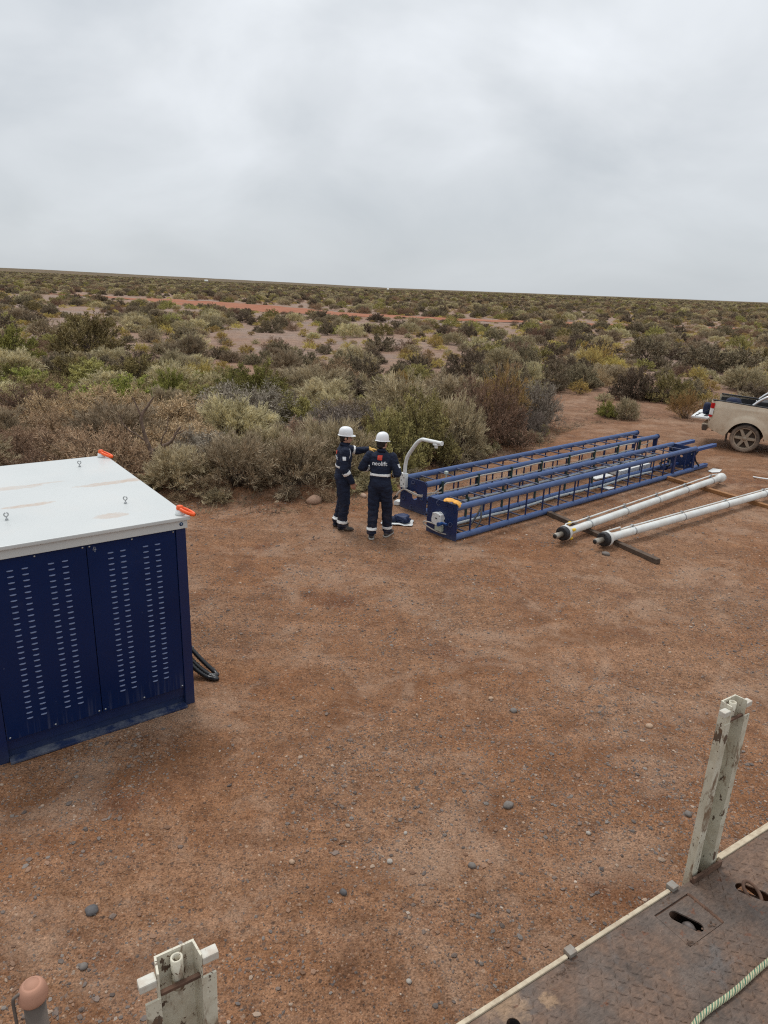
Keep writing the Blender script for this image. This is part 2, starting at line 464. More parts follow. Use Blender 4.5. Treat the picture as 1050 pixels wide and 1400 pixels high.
# red dirt road crossing the plain
road_c = np.array([(-260, 215), (-150, 178), (-67, 152), (-40, 138), (-25, 121), (-11.8, 107), (0, 101), (10, 99.5), (28, 104), (48, 103.5), (80, 104), (140, 108), (260, 118)], float)
tt = np.linspace(0, len(road_c) - 1, 240)
rc = np.stack([np.interp(tt, np.arange(len(road_c)), road_c[:, i]) for i in (0, 1)], -1)
for _ in range(12): rc[1:-1] = (rc[:-2] + rc[1:-1] * 2 + rc[2:]) / 4
dv = np.gradient(rc, axis=0); dv /= np.linalg.norm(dv, axis=1)[:, None]; nn = np.stack([-dv[:, 1], dv[:, 0]], -1)
wid = 2.4 + 2.0 * vnoise(tt * 0.6, tt * 0, 4) + np.interp(tt, [2, 4, 5.5, 7], [2.0, 7.0, 4.0, 0.4]); wid = np.maximum(wid, 0.4)
cross = np.linspace(-1, 1, 9)
RV = []
for c in cross:
    q = rc + nn * (wid * c + 0.8 * vnoise(tt * 1.7, tt * 0 + c * 3, 5))[:, None]
    RV.append(np.column_stack([q, ground_z(q[:, 0], q[:, 1]) + 0.10 - 0.05 * abs(c)]))
RV = np.array(RV)
ii = np.arange(RV.shape[0] * RV.shape[1]).reshape(RV.shape[:2])
RF = np.stack([ii[:-1, :-1], ii[:-1, 1:], ii[1:, 1:], ii[1:, :-1]], -1).reshape(-1, 4)
tag(link('dirt_road', npmesh('dirt_road', RV.reshape(-1, 3), RF, [M_ROAD], smooth=True)), 'red dirt road crossing the plain', None, None, 'structure')

# ================================================================== blue cabinet with white roof
M_NAVY = dusty('navy_sheet_paint', (0.0024, 0.0145, 0.072), (0.04, 0.05, 0.07), 0.06, 0.34, 3.0, low=(-0.2, 0.2))
def navy_panel_material():
    t = NT('navy_panel_paint'); p = t.pos()
    b = t.ramp(t.noise(p, 1.3, 4), [(0.3, (0.0012, 0.0115, 0.058)), (0.7, (0.0022, 0.016, 0.076))])
    run = t.noise(t.mapping(p, (30, 30, 1.2)), 1.0, 4, 0.6)          # rain streaks below the louvres
    sx = t.new('ShaderNodeSeparateXYZ'); t.l.new(p, sx.inputs[0])
    mr = t.new('ShaderNodeMapRange'); t.l.new(sx.outputs['Z'], mr.inputs[0]); mr.inputs[1].default_value = 0.42; mr.inputs[2].default_value = 0.2
    k = t.math('MULTIPLY', mr.outputs[0], t.ramp(run, [(0.52, 0), (0.68, 0.5)]))
    c = t.mix(k, b, (0.09, 0.10, 0.15))
    c = t.mix(t.ramp(t.noise(p, 6, 6, 0.7), [(0.55, 0), (0.8, 0.05)]), c, (0.12, 0.11, 0.12))
    c = t.mix(t.ramp(t.noise(t.mapping(p, (1, 1, 1), (0, R(35), 0)), 48, 3, 0.4), [(0.79, 0), (0.80, 0.4)]), c, (0.15, 0.17, 0.25))
    t.set(c, t.ramp(t.noise(p, 4, 5), [(0.3, 0.24), (0.7, 0.36)]), 0, 0.28)
    return t.mat
M_NAVYP = navy_panel_material()
M_LOUVRE = simple('louvre_painted_lit_lip', (0.13, 0.165, 0.28), 0.42, 0.0, 0.12, 20)  # paler than the panels: light catching the lips is put into the colour
def roof_material():
    t = NT('white_roof_paint'); p = t.pos()
    b = t.ramp(t.noise(p, 1.1, 4), [(0.3, (0.51, 0.53, 0.52)), (0.7, (0.565, 0.58, 0.565))])
    c = t.mix(t.ramp(t.noise(p, 2.2, 6, 0.7), [(0.52, 0), (0.8, 0.12)]), b, (0.52, 0.43, 0.36))
    # dried mud puddles with shapes of their own (x, y, half length, half width, turn)
    for (mx_, my_, hx, hy, an, st, dens) in ((-1.06, 0.985, 0.27, 0.05, 8, 0.75, 0.0), (-0.24, 1.395, 0.34, 0.065, -6, 0.7, 0.04), (-0.52, 0.315, 0.14, 0.075, 14, 0.62, 0.02), (-1.08, 1.65, 0.26, 0.075, 14, 0.5, 0.0), (-0.78, 1.69, 0.2, 0.03, 2, 0.5, 0.0), (0.02, 1.40, 0.12, 0.08, -50, 0.6, 0.02)):
        v = t.mapping(p, (1, 1, 0), (0, 0, 0), (-mx_, -my_, 0))
        v = t.mapping(v, (1 / hx, 1 / hy, 0), (0, 0, R(-an)))
        vm = t.new('ShaderNodeVectorMath'); vm.operation = 'LENGTH'; t.l.new(v, vm.inputs[0])
        d = t.math('ADD', vm.outputs['Value'], t.math('MULTIPLY', t.math('SUBTRACT', t.noise(p, 9, 5, 0.7), 0.5), 1.6))
        k = t.ramp(d, [(0.35, st), (0.8, st * 0.8), (0.92, st * 0.25 + 0.3), (1.0, 0)])
        k = t.math('MULTIPLY', k, t.ramp(t.noise(p, 24, 5, 0.7), [(0.25, 0.35), (0.6, 1)]))
        c = t.mix(k, c, (0.46, 0.33, 0.235))
    t.set(c, 0.34, 0, 0.5)
    return t.mat
M_ROOF = roof_material()
M_WHITE = dusty('white_enamel', (0.72, 0.74, 0.73), (0.40, 0.30, 0.23), 0.35, 0.4, 6)
M_ORANGE = simple('orange_lifting_ring', (0.85, 0.105, 0.012), 0.4, 0, 0.1, 20)
M_ZINC = simple('zinc_plated_steel', (0.42, 0.43, 0.43), 0.35, 0.85, 0.12, 25)
M_BLACK = simple('black_rubber', (0.014, 0.014, 0.016), 0.6, 0, 0.3, 20)
M_BLACKG = simple('black_corrugated_plastic', (0.016, 0.017, 0.019), 0.35, 0, 0.3, 20)
M_STICK = simple('blue_sticker', (0.01, 0.06, 0.16), 0.4)
M_CHALK = simple('white_chalk', (0.45, 0.47, 0.5), 0.9)

CABROT = math.atan2(0.601, 0.799)
cab = thing('equipment_cabinet', 'navy blue louvred equipment cabinet with white roof and orange lifting rings', 'cabinet', (-1.842, 5.95, 0), CABROT)
CX0, CX1, CY1 = -1.70, 0.045, 2.60
m = MB(); m.box(CX0 + 0.03, CX1 - 0.03, 0.035, CY1 - 0.035, 0.10, 1.84); m.build('inner_case', M_NAVY, cab)
for (x0, x1, y0, y1) in ((CX1 - 0.092, CX1, 0.0, 0.09), (CX0, CX0 + 0.09, 0, 0.09), (CX1 - 0.092, CX1, CY1 - 0.09, CY1), (CX0, CX0 + 0.09, CY1 - 0.09, CY1)):
    MB().box(x0, x1, y0, y1, 0.0, 1.846).build('corner_post', M_NAVY, cab, 0.006)
# front door panels, slim gap between
pan = []
for (x0, x1) in ((-0.818, CX1 - 0.096), (CX0 + 0.094, -0.824)):
    o = MB().box(x0, x1, 0.008, 0.03, 0.205, 1.845).build('door_panel', M_NAVYP, cab, 0.004); pan.append(o)
for x in (-0.07, -0.44, -0.795, -0.85, -1.22, -1.58):
    for z in (0.23, 1.822):
        if (x, z) == (-0.44, 0.23): z = 0.228
        MB().lathe([(0.0, 0.0), (0.008, 0.002), (0.009, 0.006)], (0, 0, 0), 'y', 8).build('panel_screw', M_ZINC, pan[0] if x > -0.82 else pan[1]).location = (x, 0.001, z)
# louvres, each a pressed hood with its lip coloured as lit
lm = MB()
lw = 0.024
prof = [(0.0, 0.0062), (-0.004, 0.0045), (-0.0085, 0.0005), (-0.0095, -0.003), (-0.007, -0.0052), (0.0, -0.005)]
pts = []
NS = 7
for i in range(NS):
    u = -1 + 2 * i / (NS - 1); k = math.sqrt(max(0.0, 1 - u * u * 0.93))
    for (yy, zz) in prof: pts.append((u * lw, yy * k, zz * (0.55 + 0.45 * k)))
n_ = len(prof)
lm.add(pts, [(i * n_ + j, (i + 1) * n_ + j, (i + 1) * n_ + j + 1, i * n_ + j + 1) for i in range(NS - 1) for j in range(n_ - 1)], True)
lou = None
for ci, x in enumerate((-0.219, -0.326, -0.524, -0.628, -0.997, -1.105, -1.300, -1.410)):
    for r_ in range(27):
        z = 1.733 - r_ * 0.0525
        if lou is None:
            lou = lm.build('louvre', M_LOUVRE, pan[0]); c = lou
        else:
            c = share(lou, pan[0] if ci < 4 else pan[1])
        c.location = (x, 0.008, z)
# skid below the doors
m = MB(); m.box(CX0 + 0.09, CX1 - 0.095, 0.045, 0.06, 0.03, 0.2); m.build('base_channel', M_NAVY, cab)
M_SKID = dusty('worn_navy_skid', (0.014, 0.026, 0.075), (0.16, 0.17, 0.19), 0.85, 0.45, 7.0)
m = MB(); m.box(CX0 + 0.092, CX1 - 0.094, -0.055, 0.044, 0.008, 0.032); m.build('skid_flange', M_SKID, cab, 0.004)
m = MB(); m.box(CX0 + 0.01, CX0 + 0.03, 0.092, CY1 - 0.092, 0.06, 1.845); m.build('side_panel', M_NAVYP, cab)
m = MB(); m.box(CX1 - 0.03, CX1 - 0.008, 0.092, CY1 - 0.092, 0.06, 1.845); m.build('side_panel', M_NAVYP, cab)
m = MB(); m.box(CX0 + 0.092, CX1 - 0.094, CY1 - 0.03, CY1 - 0.01, 0.06, 1.845); m.build('back_panel', M_NAVYP, cab)
# roof: fascia and overhanging slab with a very slight pitch
m = MB(); m.box(CX0 - 0.012, CX1 + 0.014, -0.016, CY1 + 0.016, 1.848, 1.926); roof = m.build('roof', M_ROOF, cab, 0.004)
m = MB(); m.box(CX0 - 0.034, CX1 + 0.036, -0.04, CY1 + 0.04, 1.929, 1.964); m.build('roof_slab', M_ROOF, roof, 0.008)
def lifting_ring(x, y, turn):
    o = MB().lathe([(0.0, 0), (0.041, 0), (0.041, 0.016), (0.036, 0.018), (0.036, 0.036), (0.0, 0.036)], (0, 0, 0), 'z', 20).build('ring_base', M_WHITE, cab)
    o.location = (x, y, 1.965); o.scale = (1.05, 1.05, 1.25)
    r_ = MB().lathe([(0, 0.03), (0.026, 0.032), (0.031, 0.048), (0.026, 0.066), (0.012, 0.07), (0, 0.07)], (0, 0, 0), 'z', 18)
    path = []
    for i in range(25):
        a = 2 * math.pi * i / 24
        path.append((0.065 + 0.07 * math.cos(a), 0.026 * math.sin(a), 0.050 - 0.040 * (0.5 + 0.5 * math.cos(a))))
    r_.tube(path, 0.0135, 10, caps=False)
    q = r_.build('swivel_link', M_ORANGE, o); q.rotation_euler = (0, 0, turn)
lifting_ring(0.018, 0.05, R(-50)); lifting_ring(0.012, CY1 - 0.03, R(-48)); lifting_ring(CX0 + 0.04, 0.05, R(200)); lifting_ring(CX0 + 0.04, CY1 - 0.04, R(150))
for (x, y) in ((-0.318, 2.22), (-0.296, 0.623), (-1.304, 0.636), (-1.31, 2.22)):
    m = MB(); m.lathe([(0, 0), (0.013, 0), (0.013, 0.008), (0.006, 0.01), (0.006, 0.028)], (0, 0, 0), 'z', 12); m.torus((0, 0, 0.047), 0.017, 0.0055, 'y', 18, 7)
    o = m.build('eye_bolt', M_ZINC, cab); o.location = (x, y, 1.965); o.rotation_euler = (0, 0, R(random.uniform(-40, 20)))
# round sticker with a white earth symbol, chalk scribbles
st = MB().lathe([(0.0, 0.0), (0.018, 0.0), (0.018, 0.001)], (0, 0, 0), 'y', 20).build('round_sticker', M_STICK, roof); st.location = (0.0, -0.018, 1.893)
m = MB(); m.tube([(0.006, -0.0015, 0.008), (-0.003, -0.0015, 0.004), (-0.004, -0.0015, -0.004), (0.006, -0.0015, -0.007)], 0.0018, 5); m.build('sticker_mark', M_WHITE, st)
def scribble(pts_, par): m = MB(); [m.tube([(x, 0.0055, z) for x, z in s], 0.0018, 5) for s in pts_]; m.build('chalk_mark', M_CHALK, par)
scribble([[(-0.757, 1.815), (-0.770, 1.785), (-0.742, 1.790)], [(-0.750, 1.812), (-0.754, 1.765)]], pan[0])
m = MB()
for s in ([(-1.38, 0.15), (-1.30, 0.165)], [(-1.335, 0.185), (-1.345, 0.10)], [(-1.37, 0.12), (-1.31, 0.14)], [(-1.11, 0.17), (-1.105, 0.14), (-1.1, 0.165)], [(-0.39, 0.18), (-0.385, 0.14)]):
    m.tube([(x, 0.0435, z) for x, z in s], 0.0022, 5)
m.build('chalk_mark', M_CHALK, cab)

# corrugated cable doubled into a loop, leaning out from the cabinet's side onto the dirt
def conduit(name, path, r, parent=None, n=10, mat=None, step=0.014):
    P = [Vector(p) for p in path]
    # resample
    out = []
    for i in range(len(P) - 1):
        p0, p1, p2, p3 = P[max(i - 1, 0)], P[i], P[i + 1], P[min(i + 2, len(P) - 1)]
        k = max(2, int((p2 - p1).length / step))
        for j in range(k):
            t = j / k
            out.append(0.5 * ((2 * p1) + (p2 - p0) * t + (2 * p0 - 5 * p1 + 4 * p2 - p3) * t * t + (3 * p1 - p0 - 3 * p2 + p3) * t ** 3))
    out.append(P[-1])
    m = MB(); m.tube(out, [r * (1.0 if i % 2 else 0.84) for i in range(len(out))], n)
    return m.build(name, mat or M_BLACKG, parent)
loop = thing('corrugated_cable', 'black corrugated cable loop leaning on the ground beside the blue cabinet', 'cable', (-1.842, 5.95, 0), CABROT)
conduit('cable_strand', [(0.03, 0.80, 0.62), (0.10, 0.70, 0.42), (0.22, 0.52, 0.18), (0.33, 0.36, 0.055), (0.40, 0.30, 0.04), (0.405, 0.36, 0.05), (0.30, 0.50, 0.19), (0.17, 0.68, 0.40), (0.05, 0.84, 0.60)], 0.027, loop)
conduit('cable_strand', [(0.03, 0.74, 0.52), (0.12, 0.60, 0.30), (0.22, 0.46, 0.12), (0.31, 0.34, 0.035), (0.37, 0.26, 0.03), (0.385, 0.275, 0.03), (0.26, 0.44, 0.07), (0.14, 0.60, 0.2), (0.05, 0.74, 0.38)], 0.027, loop)

# ================================================================== lattice mast sections on the ground
M_BLUE = dusty('blue_mast_paint', (0.008, 0.050, 0.185), (0.14, 0.17, 0.25), 0.14, 0.40, 4.0, low=(-0.08, 0.12))
M_BLUED = dusty('blue_mast_plate_paint', (0.004, 0.020, 0.088), (0.10, 0.10, 0.13), 0.10, 0.40, 5.0, low=(-0.08, 0.15))
M_CABLE = dusty('pale_grey_cable', (0.46, 0.42, 0.37), (0.3, 0.21, 0.15), 0.5, 0.6, 12)
M_CLAMP = simple('dark_green_clamp', (0.016, 0.045, 0.042), 0.5)
M_PIPE = dusty('galvanised_pipe', (0.38, 0.41, 0.42), (0.3, 0.22, 0.17), 0.4, 0.45, 8, 0.3)
M_LEATHER = simple('yellow_leather', (0.70, 0.34, 0.055), 0.7, 0, 0.2, 30, 0.3)
P0 = Vector((1.22, 10.91, 0)); AXR = math.atan2(0.664, 0.748)
AX = Vector((0.748, 0.664, 0)); SD = Vector((-0.664, 0.748, 0))
LEN, W, HT, RT = 8.40, 0.69, 0.63, 0.055

def circ(cx, cy, r, n=20, sx=1.0): return [(cx + r * sx * math.cos(2 * math.pi * i / n), cy + r * math.sin(2 * math.pi * i / n)) for i in range(n)]
YZ = Matrix(((0, 0, 1, 0), (1, 0, 0, 0), (0, 1, 0, 0), (0, 0, 0, 1)))      # polygon (y,z) extruded along x

def mast(label, loc, near):
    root = thing('mast_section', label, 'mast section', loc, AXR, 'blue lattice mast sections lying on the dirt')
    c = MB().cyl((0.01, 0, 0), (LEN, 0, 0), RT, None, 20).build('chord_tube', M_BLUE, root)
    cy = (RT + 0.004, W - RT); cz = (RT, HT - RT)
    c.location = (0, cy[0], cz[0])
    for (y, z) in ((cy[0], cz[1]), (cy[1], cz[0]), (cy[1], cz[1])): share(c, root, (0, y, z))
    v = MB().cyl((0, 0, cz[0] + 0.03), (0, 0, cz[1] - 0.03), 0.0155, None, 8, False).build('upright', M_BLUED, root)
    h = MB().cyl((0, cy[0] + 0.03, 0), (0, cy[1] - 0.03, 0), 0.0145, None, 8, False).build('rung', M_BLUED, root)
    first = True
    for i in range(16):
        x = 0.39 + 0.505 * i
        if x > LEN - 0.12: break
        for y in cy:
            if first and y == cy[0]: v.location = (x, y, 0)
            else: share(v, root, (x, y, 0))
        for z in (cz[0] + 0.006, cz[1] + 0.004):
            if first: h.location = (x, 0, z); first = False
            else: share(h, root, (x, 0, z))
    return root
mastA = mast('blue lattice mast section nearest the camera, yellow glove on its end plate', P0, True)
mastB = mast('blue lattice mast section with curved white arm, behind the other mast section', P0 + AX * 0.57 + SD * 1.31, False)

def eye_ring(par, y, z, x=-0.02, r=0.035, turn=0):
    o = MB().torus((0, 0, 0), r, 0.006, 'x', 18, 6).build('shackle_ring', M_BLUED, par); o.location = (x, y, z); o.rotation_euler = (0, R(20), R(turn)); return o

# --- near section: end plate with the drive motor in its opening
plA = MB().prism([(0.0, 0.0), (0.70, 0.0), (0.70, 0.60), (0.665, 0.63), (0.055, 0.63), (0.0, 0.56)], [circ(0.385, 0.30, 0.13, 24, 0.92)], -0.016, 0.0, YZ).build('end_plate', M_BLUED, mastA)
for (y, z, t_) in ((0.43, 0.575, 70), (0.13, 0.27, 20), (0.70, 0.30, 10)): eye_ring(plA, y, z, -0.03, 0.036, t_)
for (y, z) in ((0.6, 0.08), (0.06, 0.5), (0.12, 0.1), (0.24, 0.57), (0.1, 0.56)):
    MB().cyl((-0.03, y, z), (-0.016, y, z), 0.012, None, 6).build('plate_bolt', M_BLUED, plA)
mo = MB().prism([(0.30, 0.20), (0.50, 0.20), (0.52, 0.27), (0.50, 0.40), (0.41, 0.42), (0.30, 0.40)], [], -0.09, 0.20, YZ).build('drive_box', M_WHITE, mastA, 0.008)
MB().box(-0.096, -0.0905, 0.38, 0.43, 0.315, 0.33).build('drive_box_slot', M_BLACK, mo)
for (y, z) in ((0.32, 0.22), (0.48, 0.22), (0.32, 0.38), (0.48, 0.38)): MB().cyl((-0.098, y, z), (-0.09, y, z), 0.009, None, 6).build('drive_box_bolt', M_ZINC, mo)
MB().box(-0.07, 0.03, 0.29, 0.45, 0.10, 0.197).build('terminal_block', simple('pale_green_casting', (0.42, 0.46, 0.38), 0.5), mo, 0.01)
MB().cyl((-0.09, 0.26, 0.27), (-0.17, 0.26, 0.27), 0.030, None, 14).cyl((-0.17, 0.26, 0.27), (-0.185, 0.26, 0.27), 0.037, None, 14).build('blue_spindle', M_BLUE, mastA)
MB().cyl((-0.085, 0.15, 0.28), (-0.085, 0.262, 0.275), 0.022, None, 12).build('spindle_arm', M_BLUE, mastA)
m = MB(); m.tube([(-0.05 - 0.17 * math.sin(a) * 0.3, 0.44 + 0.17 * math.sin(a) * 1.5, 0.19 - 0.10 * (1 - math.cos(a)) * 0.55 + 0.04 * math.sin(a)) for a in [i * math.pi * 1.5 / 22 for i in range(23)]], 0.012, 8)
m.build('motor_cable', M_CABLE, mastA)
# far end: bolted transverse plate and forked lugs
plA2 = MB().prism([(0.02, 0.03), (0.68, 0.03), (0.68, 0.60), (0.02, 0.60)], [circ(0.36, 0.33, 0.03, 16, 1.3)], LEN - 0.03, LEN - 0.012, YZ).build('bolted_plate', M_BLUED, mastA)
for (y, z) in ((0.12, 0.5), (0.11, 0.43), (0.1, 0.22), (0.15, 0.15), (0.22, 0.11), (0.58, 0.5), (0.62, 0.46), (0.6, 0.13), (0.3, 0.1), (0.46, 0.1), (0.42, 0.5)):
    MB().cyl((LEN - 0.044, y, z), (LEN - 0.03, y, z), 0.017, None, 8).build('plate_bolt', M_ZINC, plA2)
for y in (0.04, 0.60):
    for z in (0.525, 0.055):
        L1 = 1.16 if z > 0.3 else 0.85
        fk = MB().prism([(LEN - 0.005, y), (LEN + L1 - 0.06, y), (LEN + L1, y + 0.03), (LEN + L1, y + 0.09), (LEN + L1 - 0.06, y + 0.12), (LEN - 0.005, y + 0.12)], [circ(LEN + L1 - 0.10, y + 0.06, 0.028, 14)], z - 0.035, z + 0.035).build('fork_lug', M_BLUE, mastA, 0.003)
for y in (0.03, 0.64):
    MB().box(LEN - 0.09, LEN - 0.032, y, y + 0.03, 0.09, 0.54).build('end_gusset', M_BLUED, mastA)
MB().box(7.35, 7.43, 0.03, 0.07, 0.1, 0.53).build('end_gusset', M_BLUED, mastA)
m = MB(); m.tube([(8.52, 0.10, 0.06), (8.46, 0.14, 0.2), (8.55, 0.17, 0.3), (8.68, 0.15, 0.38), (8.72, 0.12, 0.48), (8.6, 0.12, 0.49), (8.55, 0.13, 0.4), (8.62, 0.1, 0.22), (8.74, 0.06, 0.10)], 0.02, 8); m.build('black_strap', M_BLACK, mastA)
m = MB(); m.tube([(7.5, 0.2, 0.25), (7.7, 0.3, 0.32), (7.8, 0.45, 0.28), (7.7, 0.55, 0.2), (7.55, 0.4, 0.16), (7.6, 0.25, 0.22)], 0.02, 8); m.build('hose_bundle', M_BLACK, mastA)
m = MB(); m.cyl((7.45, 0.35, 0.16), (8.2, 0.35, 0.16), 0.05, None, 14); m.cyl((7.6, 0.35, 0.16), (7.75, 0.35, 0.16), 0.075, None, 14); m.build('inner_actuator', M_BLUED, mastA)
# conduits carried inside on the far face, hoses near the motor
for z, r_ in ((0.43, 0.022), (0.36, 0.022)):
    MB().tube([(0.5 + i * 0.35, 0.585 + 0.004 * math.sin(i * 1.7), z + 0.006 * math.sin(i * 1.1)) for i in range(21)], r_, 10).build('conduit_pipe', M_PIPE, mastA)
for i in range(7):
    MB().box(0.86 + i * 1.01, 0.89 + i * 1.01, 0.552, 0.62, 0.32, 0.475).build('conduit_clamp', M_CLAMP, mastA)
MB().tube([(0.06 + i * 0.45, 0.50 + 0.03 * math.sin(i), 0.058) for i in range(17)], 0.028, 10).build('floor_conduit', M_PIPE, mastA)
for (z0, ys, x1) in ((0.30, 0.2, 1.0), (0.2, 0.12, 0.85)):
    m = MB(); m.tube([(0.0, ys + 0.1, z0), (0.25, ys, z0 - 0.14), (0.55, ys - 0.02, z0 - 0.15), (0.85, ys + 0.1, z0 - 0.05), (x1 + 0.3, ys + 0.35, 0.36)], 0.017, 8); m.build('black_hose', M_BLACK, mastA)
for i in range(6):
    x = 0.9 + 1.01 * i
    MB().box(x - 0.02, x + 0.02, 0.615, 0.635, 0.10, 0.53).build('clamp_strip', M_CLAMP, mastA)
# --- far section: chamfered plate, opening, white arm, two signal cables
plB = MB().prism([(0.0, 0.0), (0.70, 0.0), (0.70, 0.60), (0.665, 0.63), (0.06, 0.63), (0.0, 0.58)], [circ(0.31, 0.31, 0.085, 22)], -0.016, 0.0, YZ).build('end_plate', M_BLUED, mastB)
for (y, z, t_) in ((0.35, 0.565, 20), (0.10, 0.31, 0), (0.36, 0.07, 40), (0.6, 0.2, 10)): eye_ring(plB, y, z, -0.03, 0.034, t_)
MB().box(-0.02, -0.017, 0.07, 0.16, 0.27, 0.36).build('cover_patch', M_BLUE, plB)
arm = MB().box(-0.10, -0.017, 0.50, 0.64, 0.42, 0.70).build('arm_bracket', M_WHITE, mastB, 0.012)
for (y, z) in ((0.53, 0.5), (0.53, 0.62), (0.60, 0.46), (0.6, 0.56), (0.58, 0.66)): MB().cyl((-0.106, y, z), (-0.10, y, z), 0.011, None, 8).build('bracket_bolt', M_BLACK, arm)
def smooth_path(P, k=6):
    P = [Vector(p) for p in P]; out = []
    for i in range(len(P) - 1):
        p0, p1, p2, p3 = P[max(i - 1, 0)], P[i], P[i + 1], P[min(i + 2, len(P) - 1)]
        for j in range(k):
            t = j / k
            out.append(0.5 * ((2 * p1) + (p2 - p0) * t + (2 * p0 - 5 * p1 + 4 * p2 - p3) * t * t + (3 * p1 - p0 - 3 * p2 + p3) * t ** 3))
    out.append(P[-1]); return out
MB().tube(smooth_path([(-0.06, 0.555, 0.64), (-0.06, 0.55, 0.85), (-0.06, 0.50, 1.03), (-0.06, 0.37, 1.21), (-0.06, 0.26, 1.34), (-0.06, 0.14, 1.415), (-0.06, 0.02, 1.425), (-0.06, -0.16, 1.43), (-0.06, -0.33, 1.435)]), 0.034, 14).build('curved_arm', M_WHITE, mastB)
MB().cyl((-0.06, -0.22, 1.33), (-0.06, -0.22, 1.41), 0.03, None, 12).cyl((-0.06, -0.34, 1.435), (-0.06, -0.36, 1.435), 0.042, None, 14).box(-0.10, -0.02, -0.27, -0.17, 1.375, 1.405).build('arm_hook', M_WHITE, mastB, 0.006)
for z, off in ((0.545, 0.0), (0.39, 0.02)):
    P = [(-0.06, 0.76, 0.20 + off), (-0.08, 0.66, 0.30 + off), (-0.09, 0.52, 0.40), (-0.08, 0.35, 0.37 + off), (-0.04, 0.14, 0.34 + off), (0.1, 0.02, 0.37 + off * 2), (0.3, 0.0, 0.45 - off * 3), (0.5, 0.0, z)]
    MB().tube(smooth_path(P, 5) + [Vector((0.7 + i * 0.36, 0.002 * math.sin(i * 2.1), z + 0.008 * math.sin(i * 1.3 + z * 9))) for i in range(19)], 0.015, 8).build('signal_cable', M_CABLE, mastB)
MB().cyl((-0.055, 0.75, 0.21), (-0.04, 0.84, 0.13), 0.03, None, 12).build('cable_plug', M_BLACK, mastB)
for i in range(8):
    x = 0.395 + 1.01 * i
    MB().box(x - 0.022, x + 0.022, -0.02, 0.026, 0.34, 0.60).build('cable_clamp', M_CLAMP, mastB)
for y in (0.02, W - 0.09):
    MB().prism([(y, 0.08), (y + 0.07, 0.08), (y + 0.095, 0.55), (y - 0.02, 0.55)], [], LEN - 0.08, LEN - 0.03, YZ).build('end_gusset', M_BLUED, mastB)
    MB().cyl((LEN, y + 0.035, HT - RT), (LEN + 0.025, y + 0.035, HT - RT), RT + 0.012, None, 16).build('tube_cap', M_BLUED, mastB)
m = MB(); m.tube(smooth_path([(7.5, 0.02, 0.5), (7.8, 0.06, 0.42), (8.1, 0.03, 0.5), (8.25, 0.1, 0.55)]), 0.012, 6); m.tube(smooth_path([(7.5, 0.05, 0.42), (7.7, 0.2, 0.2), (8.0, 0.2, 0.1)]), 0.012, 6); m.build('loose_cable', M_CABLE, mastB)
o = MB().box(0.80, 0.86, 0.30, 0.36, 0.60, 0.66).cyl((0.83, 0.33, 0.5), (0.83, 0.33, 0.6), 0.012).build('small_valve', simple('pale_valve', (0.45, 0.5, 0.45), 0.5), mastB, 0.008)

# white boards and sheets lying under the right end
def flat_board(name, label, cat, corners, z=0.03, th=0.03, mat=None):
    ps = [P0 + AX * a + SD * s for a, s in corners]
    c = sum(ps, Vector()) / len(ps)
    o = MB().prism([(p.x - c.x, p.y - c.y) for p in ps], [], 0, th).build(name, mat or M_WHITE, None, 0.004)
    o.location = (c.x, c.y, z); return tag(o, label, cat)
flat_board('white_panel', 'large white panel lying between the mast sections near their right end', 'panel', [(6.35, 0.78), (7.75, 0.80), (7.72, 1.22), (6.4, 1.25)], 0.02, 0.12)
flat_board('white_panel', 'narrow white panel lying at the left end of the larger white panel', 'panel', [(5.55, 0.9), (6.2, 0.86), (6.22, 1.1), (5.6, 1.16)], 0.02, 0.03)
flat_board('paper_scrap', 'crumpled white paper scrap under the forked end of the near mast', 'paper', [(8.75, -0.18), (9.15, -0.12), (9.2, -0.32), (8.9, -0.4), (8.7, -0.3)], 0.008, 0.012)
flat_board('paper_scrap', 'small cream paper scrap on the dirt inside the near mast', 'paper', [(5.0, 0.3), (5.35, 0.28), (5.3, 0.5), (5.05, 0.48)], 0.015, 0.012)
flat_board('paper_scrap', 'white plastic scrap at the foot of the far mast end plate', 'paper', [(0.55, 2.04), (0.5, 2.13), (0.66, 2.2), (0.75, 2.06)], 0.01, 0.07)

